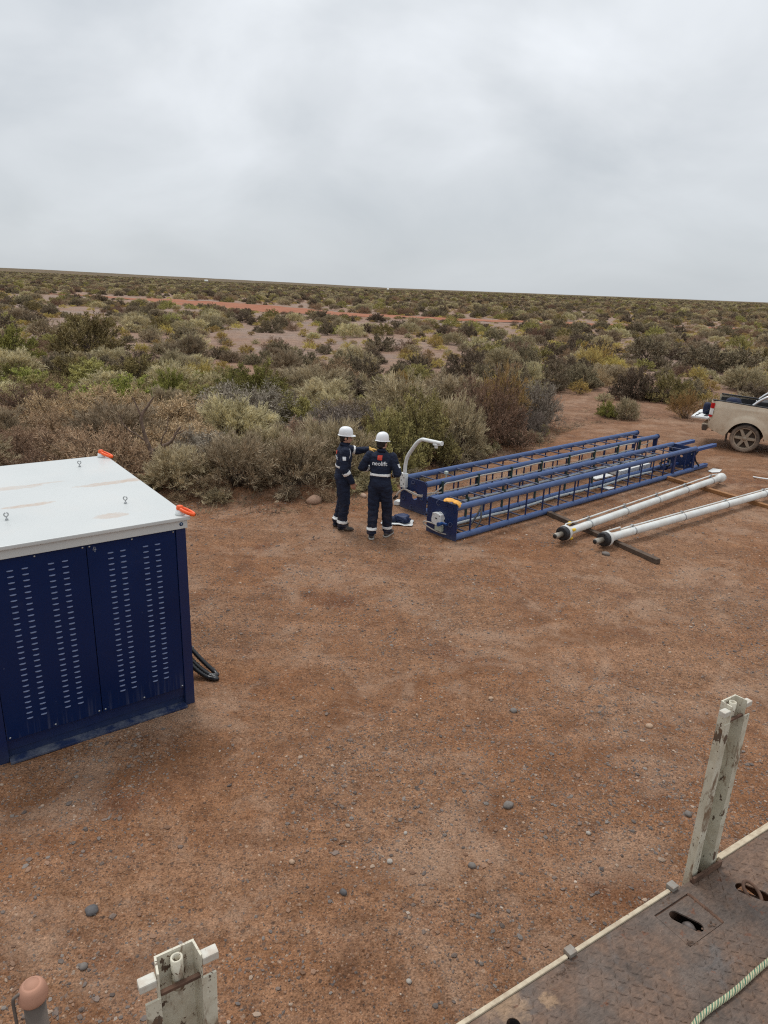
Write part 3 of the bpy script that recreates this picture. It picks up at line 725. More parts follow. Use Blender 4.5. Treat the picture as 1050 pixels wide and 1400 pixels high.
# ================================================================== hydraulic cylinders on timbers
M_CYL = dusty('white_cylinder_paint', (0.66, 0.67, 0.64), (0.42, 0.31, 0.22), 0.4, 0.42, 5, chips=(0.70, (0.25, 0.17, 0.12)))
M_DARK = simple('dark_steel_flange', (0.03, 0.029, 0.03), 0.5, 0.3, 0.3, 30)
M_ROD = dusty('oily_rod', (0.35, 0.32, 0.27), (0.22, 0.15, 0.09), 0.7, 0.4, 14, 0.5)
M_YEL = simple('yellow_cap', (0.75, 0.48, 0.02), 0.5)
def cylinder(label, p, q, yel, far_flange, pipe_z):
    p = Vector(p); q = Vector(q); d = (q - p); L = d.length
    root = thing('hydraulic_cylinder', label, 'cylinder', p, math.atan2(d.y, d.x), 'white hydraulic cylinders on timbers')
    b = MB().lathe([(0.0, 0.17), (0.10, 0.17), (0.128, 0.175), (0.128, 0.225), (0.095, 0.29), (0.08, 0.33), (0.069, 0.40), (0.069, L - 0.18), (0.075, L - 0.17) if not far_flange else (0.095, L - 0.16), (0.08, L) if not far_flange else (0.105, L - 0.12), (0.0, L) if not far_flange else (0.105, L), (0.0, L + 0.001)], (0, 0, 0), 'x', 28).build('barrel', M_CYL, root)
    MB().lathe([(0.0, 0.10), (0.09, 0.10), (0.12, 0.105), (0.124, 0.172), (0, 0.172)], (0, 0, 0), 'x', 28).build('end_flange', M_DARK, root)
    for i in range(8):
        a = i * math.pi / 4 + 0.2
        MB().cyl((0.09, 0.096 * math.cos(a), 0.096 * math.sin(a)), (0.101, 0.096 * math.cos(a), 0.096 * math.sin(a)), 0.013, None, 6).build('flange_bolt', M_DARK, root)
    MB().lathe([(0.0, -0.10), (0.044, -0.10), (0.05, -0.09), (0.05, 0.0), (0.044, 0.01), (0.044, 0.1), (0, 0.1)], (0, 0, 0), 'x', 18).build('piston_rod', M_ROD, root)
    MB().lathe([(0.0, -0.102), (0.036, -0.102), (0.036, -0.098)], (0, 0, 0), 'x', 16).build('rod_face', M_DARK, root)
    y0, z0 = 0.04, 0.070 + pipe_z
    path = [(0.2, y0 - 0.02, 0.118)] + ([(0.26, y0, z0 + 0.03), (0.6, y0, z0 + 0.035)] if pipe_z < 0.02 else [(0.26, y0, z0 + 0.02), (0.6, y0, z0)])
    ends = [(0.64, y0, z0 - 0.01), (0.75, y0, z0)] if pipe_z < 0.02 else [(0.8, y0, z0)]
    MB().tube(path + ends + [(1.1 + i * (L - 1.5) / 8, y0, z0) for i in range(9)] + [(L - 0.2, y0, z0 - 0.02)], 0.013, 8).build('side_pipe', M_CYL, root)
    k = 5
    for i in range(k):
        x = 0.95 + i * (L - 1.5) / (k - 1)
        m = MB(); m.lathe([(0.0695, x - 0.014), (0.073, x - 0.014), (0.073, x + 0.014), (0.0695, x + 0.014)], (0, 0, 0), 'x', 24)
        m.box(x - 0.022, x + 0.022, y0 - 0.026, y0 + 0.024, 0.062, z0 + 0.022)
        m.build('pipe_clamp', M_ZINC, root)
    for (x, y, z) in yel: MB().lathe([(0, -0.035), (0.026, -0.03), (0.03, 0), (0.022, 0.035), (0, 0.04)], (x, y, z), 'x', 12).build('port_cap', M_YEL, root)
    return root
ZC = 0.165
cylinder('white hydraulic cylinder with yellow port caps, nearer the blue masts', (2.93, 10.98, ZC), (7.66, 15.40, ZC), [(0.30, -0.10, 0.06), (0.42, 0.07, 0.11), (0.32, -0.05, -0.11)], True, 0.045)
cylinder('white hydraulic cylinder nearest the camera, running out of frame at right', (3.55, 10.78, ZC), (9.62, 15.34, ZC), [], False, 0.012)
M_WOODD = simple('weathered_dark_timber', (0.085, 0.056, 0.038), 0.9, 0, 0.35, 12, 0.5, 50)
M_WOODO = simple('orange_brown_timber', (0.27, 0.125, 0.045), 0.8, 0, 0.25, 12, 0.4, 50)
def timber(label, a, b, w, h, mat):
    a = Vector((*a, 0)); b = Vector((*b, 0)); d = b - a
    o = MB().box(0, d.length, -w / 2, w / 2, 0, h).build('timber', mat, None, 0.005)
    o.location = (a.x, a.y, 0.004); o.rotation_euler = (0, 0, math.atan2(d.y, d.x))
    return tag(o, label, 'timber', 'timbers under the cylinders')
timber('dark weathered timber under the flanged ends of the white cylinders', (3.13, 12.58), (4.36, 10.26), 0.10, 0.075, M_WOODD)
timber('orange brown timber under the far part of the white cylinders', (6.50, 15.72), (8.75, 12.05), 0.11, 0.075, M_WOODO)
# bent white rod at the right edge
o = MB().tube(smooth_path([(0, 0, 0.02), (0.12, -0.3, 0.06), (0.5, -0.55, 0.09), (1.0, -0.7, 0.06), (1.4, -0.75, 0.02)], 8), 0.018, 8).build('bent_rod', M_WHITE, None); o.location = (8.78, 16.15, 0)
tag(o, 'bent white rod lying on the dirt below the pickup wheel', 'rod')

# ================================================================== muddy pickup at the right edge
M_PU = dusty('dusty_beige_car_paint', (0.66, 0.57, 0.435), (0.38, 0.26, 0.16), 0.7, 0.42, 2.6, low=(0.35, 1.45))
M_TYRE = dusty('muddy_tyre', (0.03, 0.028, 0.027), (0.33, 0.235, 0.165), 1.0, 0.9, 3.0, low=(-0.3, 0.6))
M_RIM = dusty('muddy_rim', (0.34, 0.275, 0.205), (0.30, 0.20, 0.13), 0.95, 0.5, 9, 0.2)
M_ARCH = simple('dark_muddy_plastic', (0.07, 0.048, 0.034), 0.9)
M_RED = simple('red_tail_lens', (0.45, 0.008, 0.012), 0.2)
M_LENS = simple('clear_tail_lens', (0.65, 0.63, 0.60), 0.25)
M_GLASS = simple('dark_car_glass', (0.012, 0.014, 0.016), 0.08)
M_CHROME = simple('satin_chrome', (0.62, 0.62, 0.62), 0.3, 0.8, 0.05)
M_NAVYC = simple('navy_cloth', (0.010, 0.016, 0.045), 0.85, 0, 0.25, 14)
PR = R(-32)
pk = thing('pickup_truck', 'dusty beige pickup truck with its tailgate down at the right edge', 'pickup', (9.90, 19.0, 0), PR)
PW = 1.84
def side_panel(ysign):
    xs = np.concatenate([np.linspace(-1.03, -0.48, 10), np.linspace(-0.47, 0.47, 29), np.linspace(0.48, 0.66, 4)])
    V = []; nz = 16
    for x in xs:
        xa = x + 0.03
        zl = 0.36 + math.sqrt(max(0, 0.475 ** 2 - xa ** 2)) if abs(xa) < 0.475 else (0.36 + (abs(xa) - 0.475) * (0.42 if x < 0 else 0.2))
        zl = max(zl, 0.40 if x < 0 else 0.42)
        zt = 1.345 - 0.055 * (x + 1.03)
        for k in range(nz):
            u = k / (nz - 1); z = zl + (zt - zl) * u
            r_ = math.hypot(xa, z - 0.36)
            fl = 0.055 * max(0.0, 1 - max(0.0, (r_ - 0.475)) / 0.17) ** 0.7 if abs(xa) < 0.66 else 0
            tuck = 0.10 * max(0, z - 1.0) ** 1.5 + 0.22 * max(0, 0.8 - z) ** 2
            crease = 0.012 * math.exp(-((z - 1.16) / 0.03) ** 2)
            rear = 0.13 * max(0, (-x - 0.86) / 0.17) ** 2
            y = -0.02 - fl - crease + tuck + rear
            V.append((x, y if ysign < 0 else PW - y - 0.04, z))
    m = MB(); m.add(V, [(i * nz + k, (i + 1) * nz + k, (i + 1) * nz + k + 1, i * nz + k + 1) for i in range(len(xs) - 1) for k in range(nz - 1)], True)
    return m.build('bed_side', M_PU, pk)
for s in (-1, 1):
    o = side_panel(s)
    y0, y1 = (0.0, 0.09) if s < 0 else (PW - 0.13, PW - 0.04)
    rail = MB(); rail.add([(-1.0, y0, 1.335), (0.62, y0, 1.262), (0.62, y1, 1.262), (-1.0, y1, 1.335), (-1.0, y0, 1.365), (0.62, y0, 1.285), (0.62, y1, 1.285), (-1.0, y1, 1.365)], [(0, 3, 2, 1), (4, 5, 6, 7), (0, 1, 5, 4), (1, 2, 6, 5), (2, 3, 7, 6), (3, 0, 4, 7)])
    rail.build('bed_rail', M_BLACK, pk, 0.008)
    iy = (0.09, 0.11) if s < 0 else (PW - 0.15, PW - 0.13)
    MB().box(-0.98, 0.62, iy[0], iy[1], 0.80, 1.262).build('bed_liner', M_BLACK, pk)
MB().box(-1.0, 0.64, 0.05, PW - 0.09, 0.76, 0.80).build('bed_floor', M_BLACK, pk)
MB().box(0.62, 0.66, 0.03, PW - 0.07, 0.60, 1.28).build('bed_front', M_PU, pk)
# open tailgate
tg = MB().box(-1.50, -1.035, 0.13, PW - 0.17, 0.775, 0.83).build('tailgate', M_WHITE, pk, 0.012)
m = MB(); m.box(-1.42, -1.36, 0.3, 0.5, 0.832, 0.836); m.box(-1.42, -1.36, 0.7, 0.9, 0.832, 0.836); m.box(-1.2, -1.1, 0.3, 1.4, 0.832, 0.838); m.build('tailgate_slots', M_BLACK, tg)
MB().cyl((-1.0, 0.13, 1.1), (-1.4, 0.14, 0.84), 0.008).build('tailgate_cable', M_BLACK, tg)
# tail lights
for s in (-1, 1):
    f = (lambda y: y) if s < 0 else (lambda y: PW - 0.04 - y)
    def lens(z0, z1, xa, xb, mat, nm, par):
        V = []
        for z, xo in ((z0, 0), (z1, 0.01)):
            for (x, y) in ((xa, -0.012), (xa - 0.06, 0.015), (xa - 0.095, 0.06), (xb, 0.11)): V.append((x + xo, f(y - 0.012), z))
        m = MB(); m.add(V, [(0, 1, 5, 4), (1, 2, 6, 5), (2, 3, 7, 6)], True); return m.build(nm, mat, par)
    tl = lens(1.12, 1.27, -0.925, -1.04, M_RED, 'tail_light', pk)
    lens(0.94, 1.115, -0.935, -1.045, M_LENS, 'reverse_lens', tl)
    lens(0.88, 0.935, -0.955, -1.05, M_RED, 'lower_lens', tl)
# bumper, flap, arch liner
MB().box(-1.19, -1.02, 0.10, PW - 0.14, 0.50, 0.66).build('rear_bumper', M_PU, pk, 0.03)
MB().box(-1.16, -1.03, 0.03, 0.105, 0.47, 0.64).build('bumper_corner', M_ARCH, pk, 0.02)
for yy in (0.01, PW - 0.3):
    MB().box(-0.52, -0.49, yy, yy + 0.26, 0.22, 0.52).build('mud_flap', M_ARCH, pk, 0.004)
    m = MB(); NSEG = 18
    V = []
    for i in range(NSEG + 1):
        a = math.pi * i / NSEG
        for y in (yy - 0.0, yy + 0.3): V.append((-0.03 + 0.47 * math.cos(a), y, 0.36 + 0.47 * math.sin(a)))
    m.add(V, [(2 * i, 2 * i + 1, 2 * i + 3, 2 * i + 2) for i in range(NSEG)], True); m.build('arch_liner', M_ARCH, pk)
MB().box(-0.95, 3.9, 0.45, 0.6, 0.42, 0.56).box(-0.95, 3.9, PW - 0.64, PW - 0.49, 0.42, 0.56).cyl((0, 0.2, 0.38), (0, PW - 0.2, 0.38), 0.06).cyl((0, 0.85, 0.38), (0, 1.05, 0.38), 0.14).build('chassis', M_ARCH, pk)
# wheels
def wheel(x, y, flip):
    w = MB().lathe([(0.285, 0.02), (0.30, 0.0), (0.345, -0.012), (0.372, 0.004), (0.383, 0.03), (0.386, 0.125), (0.383, 0.22), (0.372, 0.246), (0.345, 0.262), (0.30, 0.25), (0.285, 0.23)], (0, 0, 0), 'y', 40).build('wheel', M_TYRE, pk)
    w.location = (x, y, 0.384); w.rotation_euler = (0, R(random.uniform(0, 60)), math.pi if flip else 0)
    MB().lathe([(0.288, 0.015), (0.275, 0.012), (0.262, 0.03), (0.255, 0.2)], (0, 0, 0), 'y', 36).build('rim', M_RIM, w)
    MB().lathe([(0.0, 0.10), (0.255, 0.10)], (0, 0, 0), 'y', 24).build('brake_disc', M_ARCH, w)
    MB().lathe([(0, 0.0), (0.045, 0.004), (0.075, 0.03), (0.08, 0.09)], (0, 0, 0), 'y', 18).build('hub', M_RIM, w)
    sp = None
    for i in range(6):
        if sp is None:
            sp = MB(); sp.add([(-0.042, 0.02, 0.06), (0.042, 0.02, 0.06), (0.03, 0.025, 0.26), (-0.03, 0.025, 0.26), (-0.05, 0.07, 0.06), (0.05, 0.07, 0.06), (0.045, 0.07, 0.26), (-0.045, 0.07, 0.26)], [(0, 1, 2, 3), (4, 7, 6, 5), (0, 4, 5, 1), (1, 5, 6, 2), (2, 6, 7, 3), (3, 7, 4, 0)])
            sp = sp.build('spoke', M_RIM, w, 0.01)
        else: share(sp, w, None, (0, i * math.pi / 3, 0))
for x in (-0.03, 3.19):
    wheel(x, 0.005, False); wheel(x, PW - 0.045, True)
# sports bar
for yy in (0.10, PW - 0.14):
    MB().tube(smooth_path([(0.02, yy, 1.30), (0.14, yy + 0.01, 1.42), (0.3, yy + 0.02, 1.54), (0.42, yy + 0.03, 1.58), (0.62, yy + 0.03, 1.58)], 6), 0.036, 12).build('sports_bar', M_CHROME, pk)
MB().tube([(0.42, 0.13, 1.58), (0.42, PW - 0.17, 1.58)], 0.034, 12).build('sports_bar', M_CHROME, pk)
# cab and bonnet (beyond the frame, for a step to the side)
def loft(name, secs, mat, par):
    m = MB(); n = len(secs[0]); V = [p for s in secs for p in s]
    m.add(V, [(i * n + k, i * n + (k + 1) % n, (i + 1) * n + (k + 1) % n, (i + 1) * n + k) for i in range(len(secs) - 1) for k in range(n)], False)
    m.add(secs[0], [tuple(range(n - 1, -1, -1))]); m.add(secs[-1], [tuple(range(n))])
    return m.build(name, mat, par, 0.02)
def sec(x, zb, zt, inset): return [(x, inset, zb), (x, 0.0 + inset, (zb + zt) / 2), (x, 0.03 + inset, zt), (x, PW - 0.07 - inset, zt), (x, PW - 0.04 - inset, (zb + zt) / 2), (x, PW - 0.04 - inset, zb)]
loft('cab_body', [sec(0.70, 0.42, 1.22, -0.01), sec(1.6, 0.40, 1.16, -0.02), sec(2.70, 0.40, 1.12, -0.01)], M_PU, pk)
loft('bonnet', [sec(2.72, 0.80, 1.12, 0.0), sec(3.6, 0.80, 1.06, 0.02), sec(4.05, 0.55, 0.95, 0.08)], M_PU, pk)
loft('cab_roof', [[(x, 0.12 + i, 1.12 if k < 1 else z) for k, (i, z) in enumerate(())] or [(x, 0.06, 1.19 if x < 2 else 1.12), (x, 0.26, zt), (x, PW - 0.30, zt), (x, PW - 0.10, 1.19 if x < 2 else 1.12)] for x, zt in ((0.78, 1.60), (1.0, 1.80), (1.9, 1.82), (2.25, 1.62), (2.68, 1.16))], M_PU, pk)
for (xa, xb) in ((0.95, 1.52), (1.6, 2.25)):
    for s in (0, 1):
        yb, yt = (0.065, 0.235) if s == 0 else (PW - 0.105, PW - 0.275)
        m = MB(); m.add([(xa, yb - 0.012 * (1 - 2 * s), 1.22), (xb, yb - 0.012 * (1 - 2 * s), 1.20), (xb - 0.12, yt - 0.012 * (1 - 2 * s), 1.66), (xa + 0.08, yt - 0.012 * (1 - 2 * s), 1.70)], [(0, 1, 2, 3)]); m.build('side_window', M_GLASS, pk)
MB().box(0.69, 0.70, 0.3, PW - 0.34, 1.24, 1.55).build('rear_window', M_GLASS, pk)

# load in and on the bed
def lump(name, size, mat, seed, label, cat, loc, rz=0, amp=0.12, sub=3):
    bm = bmesh.new(); bmesh.ops.create_icosphere(bm, subdivisions=sub, radius=1)
    for v in bm.verts:
        p = v.co.copy(); q = Vector([math.copysign(abs(c) ** 0.6, c) for c in p]); q *= 1 + amp * mnoise.noise(p * 2.1 + Vector((seed, 0, 0))) + amp * 0.5 * mnoise.noise(p * 5 + Vector((seed, 3, 0)))
        v.co = Vector((q.x * size[0], q.y * size[1], (q.z + 0.9) * size[2]))
    me = bpy.data.meshes.new(name); bm.to_mesh(me); bm.free(); me.materials.append(mat)
    for p_ in me.polygons: p_.use_smooth = True
    o = link(name, me); o.location = loc; o.rotation_euler = (0, 0, rz)
    return tag(o, label, cat)
def pw(x, y, z): c, s = math.cos(PR), math.sin(PR); return (9.90 + x * c - y * s, 19.0 + x * s + y * c, z)
lump('duffel_bag', (0.22, 0.16, 0.30), M_NAVYC, 3, 'navy blue bag lying in the pickup bed behind the tail light', 'bag', pw(-0.55, 0.75, 0.81), PR)
lump('dark_case', (0.10, 0.14, 0.17), M_NAVYC, 9, 'dark case standing on the lowered tailgate of the pickup', 'case', pw(-1.22, 0.85, 0.838), PR, 0.03)
o = MB().box(0, 0.5, 0, 0.7, 0.0, 0.56).build('tool_box', M_BLACK, None, 0.03); o.location = pw(0.04, 0.55, 0.805); o.rotation_euler = (0, 0, PR); tag(o, 'black tool box standing upright in the pickup bed', 'tool box')
MB().box(-0.012, 0.01, 0.02, 0.10, 0.1, 0.58).build('box_strap', M_WHITE, o)

# ================================================================== steel deck of the truck the camera stands on
def deck_material():
    t = NT('muddy_tread_steel'); p = t.pos()
    steel = t.ramp(t.noise(p, 7, 5, 0.6), [(0.3, (0.060, 0.052, 0.048)), (0.7, (0.125, 0.108, 0.098))])
    mud = t.ramp(t.noise(p, 30, 5, 0.7), [(0.3, (0.115, 0.072, 0.050)), (0.7, (0.20, 0.135, 0.097))])
    c = t.mix(t.ramp(t.noise(p, 3.2, 6, 0.65), [(0.40, 0.12), (0.58, 0.9)]), steel, mud)
    c = t.mix(t.ramp(t.noise(p, 5.0, 4, 0.6, 0.8), [(0.60, 0), (0.70, 0.8)]), c, (0.10, 0.097, 0.098))
    # worn cream paint patches near the edge and at the right
    for (x, y, rr) in ((0.16, 0.0, 0.10), (1.74, -0.22, 0.15), (1.60, -0.33, 0.08), (0.32, -0.08, 0.04)):
        vm = t.new('ShaderNodeVectorMath'); vm.operation = 'LENGTH'; t.l.new(t.mapping(p, (1, 1, 0), (0, 0, 0), (-x, -y, 0)), vm.inputs[0])
        d = t.math('ADD', vm.outputs['Value'], t.math('MULTIPLY', t.math('SUBTRACT', t.noise(p, 16, 5, 0.7), 0.5), 0.22))
        c = t.mix(t.ramp(d, [(rr * 0.4, 0.75), (rr, 0)]), c, (0.30, 0.215, 0.14))
    c = t.mix(t.ramp(t.noise(p, 21, 4, 0.6), [(0.64, 0), (0.7, 0.7)]), c, (0.145, 0.06, 0.03))
    c = t.mix(1.0, c, (1.06, 0.95, 0.86), 'MULTIPLY')
    c = t.mix(1.0, c, t.ramp(t.noise(t.mapping(p, (1, 3.5, 1), (0, 0, R(40))), 45, 4, 0.7), [(0.3, 0.6), (0.55, 1.0), (0.75, 1.35)]), 'MULTIPLY')
    t.set(c, t.ramp(t.noise(p, 9, 4), [(0.3, 0.4), (0.7, 0.8)]), 0.15, 0.4)
    t.bump(t.noise(p, 55, 5, 0.7), 0.35, 0.006)
    return t.mat
M_DECK = deck_material()
M_RUST = simple('rusty_brown_steel', (0.105, 0.056, 0.035), 0.85, 0.1, 0.45, 18, 0.5)
M_CREAM = dusty('cream_edge_strip', (0.50, 0.42, 0.30), (0.24, 0.16, 0.10), 0.75, 0.6, 22, chips=(0.68, (0.12, 0.07, 0.045)))
M_RECESS = simple('dark_recess', (0.02, 0.017, 0.015), 0.9)
DA = Vector((0.372, 1.81, 1.5)); DR = math.atan2(0.537, 0.844)
def dw(x, y, z=0.0): c, s = 0.8437, 0.5368; return Vector((DA.x + x * c - y * s, DA.y + x * s + y * c, DA.z + z))
deck = thing('flatbed_truck', 'muddy steel tread plate truck bed at the lower right corner', 'truck bed', (DA.x, DA.y, 0), DR)
# keyhole slot, oval ring pocket, round hole
def capsule2(a, b, r, n=9):
    a = Vector(a); b = Vector(b); d = (b - a).normalized(); w = Vector((-d.y, d.x)); out = []
    for c, s in ((b, 0), (a, math.pi)):
        for i in range(n):
            an = -math.pi / 2 + math.pi * i / (n - 1) + s
            q = c + d * (r * math.cos(an)) + w * (r * math.sin(an)); out.append((q.x, q.y))
    return out
pocket = capsule2((1.445, -0.145), (1.485, -0.215), 0.03)
hole = circ(0.14, -0.085, 0.026, 18)
sq = [(0.975, -0.212), (1.205, -0.212), (1.205, -0.038), (0.975, -0.038)]
ZD = 1.5
MB().prism([(-2.9, -2.45), (3.3, -2.45), (3.3, 0.0), (-2.9, 0.0)], [sq, pocket, hole], ZD - 0.006, ZD).build('deck_plate', M_DECK, deck)
slot = capsule2((1.055, -0.085), (1.09, -0.165), 0.026)
MB().prism([(0.978, -0.209), (1.196, -0.209), (1.196, -0.046), (0.978, -0.046)], [slot], ZD - 0.009, ZD - 0.002).build('twist_lock_plate', M_DECK, deck)
m = MB(); m.box(0.97, 1.21, -0.22, -0.03, ZD - 0.10, ZD - 0.09); m.build('recess_floor', M_RECESS, deck)
lk = MB().lathe([(0, 0), (0.022, 0.0), (0.024, 0.03), (0.014, 0.045), (0, 0.05)], (0, 0, 0), 'z', 16).build('lock_head', simple('bare_lock_steel', (0.12, 0.10, 0.09), 0.6, 0.3), deck); lk.location = (1.082, -0.138, ZD - 0.06); lk.scale = (1.0, 1.3, 1)
MB().lathe([(0, 0), (0.012, 0.0), (0.012, 0.02), (0, 0.024)], (1.094, -0.178, ZD - 0.045), 'z', 10).build('lock_pin', M_RUST, deck)
MB().prism(pocket, [], ZD - 0.05, ZD - 0.04).build('ring_pocket_floor', M_RUST, deck)
m = MB(); m.torus((0, 0, 0), 0.03, 0.008, 'z', 24, 8, 1.0, 1.9); rg = m.build('tie_down_ring', M_RUST, deck); rg.location = (1.465, -0.18, ZD - 0.004); rg.rotation_euler = (R(6), 0, R(-30))
MB().lathe([(0.026, 0), (0.026, -0.08), (0.0, -0.08)], (0.14, -0.085, ZD - 0.004), 'z', 18).build('drain_hole', M_RECESS, deck)
# weld bead round the plate, side rail, structure below
m = MB()
for k in range(26):
    m.lathe([(0, 0.004), (0.006, 0.002), (0.008, -0.003)], (1.2045 + random.uniform(-0.002, 0.002), -0.205 + k * 0.0064, ZD), 'z', 6)
m.build('weld_bead', M_RUST, deck)
M_CLIP = dusty('grimy_clip', (0.24, 0.22, 0.19), (0.2, 0.13, 0.085), 0.8, 0.6, 30)
def strip(x0, x1, nm='edge_strip'): return MB().box(x0, x1, 0.002, 0.020, ZD - 0.05, ZD + 0.008).build(nm, M_CREAM, deck, 0.004)
strip(-2.9, 0.505); strip(0.55, 1.14); strip(1.51, 3.3)
for x0, x1 in ((1.508, 2.3), (2.3, 3.3)): MB().box(x0, x1 - 0.004, 0.0215, 0.036, ZD - 0.05, ZD - 0.004).build('outer_strip', M_CREAM, deck, 0.003)
for x in (0.527, 1.165):
    MB().box(x - 0.02, x + 0.02, -0.004, 0.034, ZD + 0.001, ZD + 0.022).box(x - 0.018, x + 0.014, 0.0215, 0.032, ZD - 0.05, ZD + 0.0).build('edge_clip', M_CLIP, deck, 0.003)
MB().box(-2.9, 3.3, -0.06, -0.001, ZD - 0.16, ZD - 0.007).build('side_rail', M_RUST, deck)
MB().box(-2.9, 3.3, -2.40, -2.34, ZD - 0.16, ZD - 0.007).build('side_rail', M_RUST, deck)
for x in (-2.4, -1.4, -0.4, 0.6, 1.6, 2.6): MB().box(x, x + 0.08, -2.33, -0.062, ZD - 0.13, ZD - 0.0072).build('cross_member', M_RUST, deck)
MB().box(-2.9, 3.3, -1.65, -1.55, 0.9, ZD - 0.14).box(-2.9, 3.3, -0.85, -0.75, 0.9, ZD - 0.14).build('chassis_beam', M_RUST, deck)
# mud crust with pebbles along the edge
# raised tread lugs
lugs_v = []; lugs_f = []
def in_holes(x, y): return (0.95 < x < 1.23 and -0.24 < y < -0.01) or (abs(x - 1.465) < 0.07 and abs(y + 0.18) < 0.09) or (math.hypot(x - 0.14, y + 0.085) < 0.05)
pit = 0.036
for i in range(int(3.2 / pit)):
    for j in range(int(1.4 / pit)):
        x = -0.9 + i * pit; y = -0.03 - j * pit
        if in_holes(x, y): continue
        a = R(45) if (i + j) % 2 else R(-45)
        wear = mnoise.noise(Vector((x * 4, y * 4, 1)))
        hh = 0.0034 * min(1.0, max(0.2, 0.75 + wear)); l_, w_ = 0.0165, 0.0046
        ca, sa = math.cos(a), math.sin(a); b0 = len(lugs_v)
        for (u, v, z) in ((-l_, 0, 0), (0, -w_, 0), (l_, 0, 0), (0, w_, 0), (-l_ * 0.5, 0, hh), (l_ * 0.5, 0, hh)):
            lugs_v.append((x + u * ca - v * sa, y + u * sa + v * ca, ZD + z + 0.0002))
        lugs_f += [(b0, b0 + 1, b0 + 4), (b0 + 1, b0 + 5, b0 + 4), (b0 + 1, b0 + 2, b0 + 5), (b0 + 2, b0 + 3, b0 + 5), (b0 + 3, b0 + 4, b0 + 5), (b0 + 3, b0, b0 + 4)]
lo = link('tread_lugs', npmesh('tread_lugs', np.array(lugs_v), np.array(lugs_f), [M_DECK]), deck); lo['kind'] = 'stuff'

# stake posts
def post_material():
    t = NT('chipped_cream_post_paint'); p = t.pos()
    b = t.ramp(t.noise(p, 4, 4), [(0.3, (0.50, 0.465, 0.36)), (0.7, (0.63, 0.59, 0.475))])
    c = t.mix(t.ramp(t.noise(p, 5.5, 6, 0.7), [(0.48, 0), (0.70, 0.75)]), b, (0.30, 0.225, 0.14))
    rust = t.ramp(t.noise(t.mapping(p, (1, 1, 0.55), (0, R(25), 0)), 22, 5, 0.6), [(0.605, 0), (0.63, 0.95)])
    c = t.mix(rust, c, (0.085, 0.052, 0.034))
    c = t.mix(t.ramp(t.noise(t.mapping(p, (1, 1, 0.4)), 11, 6, 0.7, 0.6), [(0.545, 0), (0.62, 0.9)]), c, (0.17, 0.10, 0.055))
    c = t.mix(t.ramp(t.noise(p, 60, 3), [(0.66, 0), (0.68, 0.85)]), c, (0.11, 0.06, 0.035))
    t.set(c, 0.55, 0, 0.4)
    t.bump(t.math('MULTIPLY', rust, -1), 0.3, 0.003)
    return t.mat
M_POST = post_material()
M_POSTW = dusty('white_post_ear', (0.58, 0.56, 0.49), (0.3, 0.17, 0.09), 0.6, 0.5, 18, chips=(0.66, (0.13, 0.07, 0.04)))
def stake_post(label, x, y, h, bent=0.0):
    p = dw(x, y, 0)
    root = thing('stake_post', label, 'post', p, DR, 'stake posts along the truck bed edge')
    T = 0.006
    # hat profile: lips, flanges, web (x across, y outward)
    prof = [(-0.088, 0.0), (-0.056, 0.0), (-0.050, 0.052), (0.050, 0.052), (0.056, 0.0), (0.088, 0.0), (0.088, -T), (0.051, -T), (0.045, 0.046), (-0.045, 0.046), (-0.051, -T), (-0.088, -T)]
    def rough_loft(pr, z0, z1, n, nm, mat):
        m = MB(); k = len(pr); V = []
        for i in range(n + 1):
            z = z0 + (z1 - z0) * i / n
            for (px, py) in pr:
                j = 0.0018 * mnoise.noise(Vector((px * 30, py * 30, z * 14)))
                V.append((px + j * (1.6 if abs(px) > 0.08 else 0.4), py + j, z))
        m.add(V, [(i * k + a, i * k + (a + 1) % k, (i + 1) * k + (a + 1) % k, (i + 1) * k + a) for i in range(n) for a in range(k)])
        m.add(V[:k], [tuple(range(k))]); m.add(V[-k:], [tuple(range(k))])
        return m.build(nm, mat, root)
    rough_loft(prof, -0.12, h - 0.075, 26, 'channel', M_POST)
    rough_loft([(-0.056, 0.0), (-0.050, 0.052), (0.050, 0.052), (0.056, 0.0), (0.051, -0.003), (0.045, 0.046), (-0.045, 0.046), (-0.051, -0.003)], h - 0.0745, h, 5, 'channel_head', M_POST)
    MB().box(-0.0495, 0.0495, 0.0, 0.012, h - 0.078, h - 0.068).build('cross_bar', M_RUST, root, 0.002)
    MB().lathe([(0.0105, h - 0.105), (0.0155, h - 0.105), (0.0155, h - 0.008), (0.0105, h - 0.008), (0.0105, h - 0.09)], (0, 0.029, 0), 'z', 20).build('pin_socket', M_POST, root)
    for s in (-1, 1):
        x0, x1 = sorted((s * 0.0565, s * 0.099))
        MB().box(x0, x1, -0.002, 0.027, h - 0.040, h - 0.016).build('side_ear', M_POSTW, root, 0.004)
    return root, h
s1, _ = stake_post('chipped cream steel stake post standing on the muddy truck bed at right', 1.372, 0.006, 0.89)
stake_post('chipped cream steel stake post at the bottom edge left of centre', -0.985, 0.006, 0.89)
MB().box(-0.105, 0.105, -0.028, -0.016, 0.0012, 0.032).box(-0.105, 0.105, -0.0155, -0.0065, 0.0012, 0.014).build('foot_bracket', M_RUST, s1, 0.002)

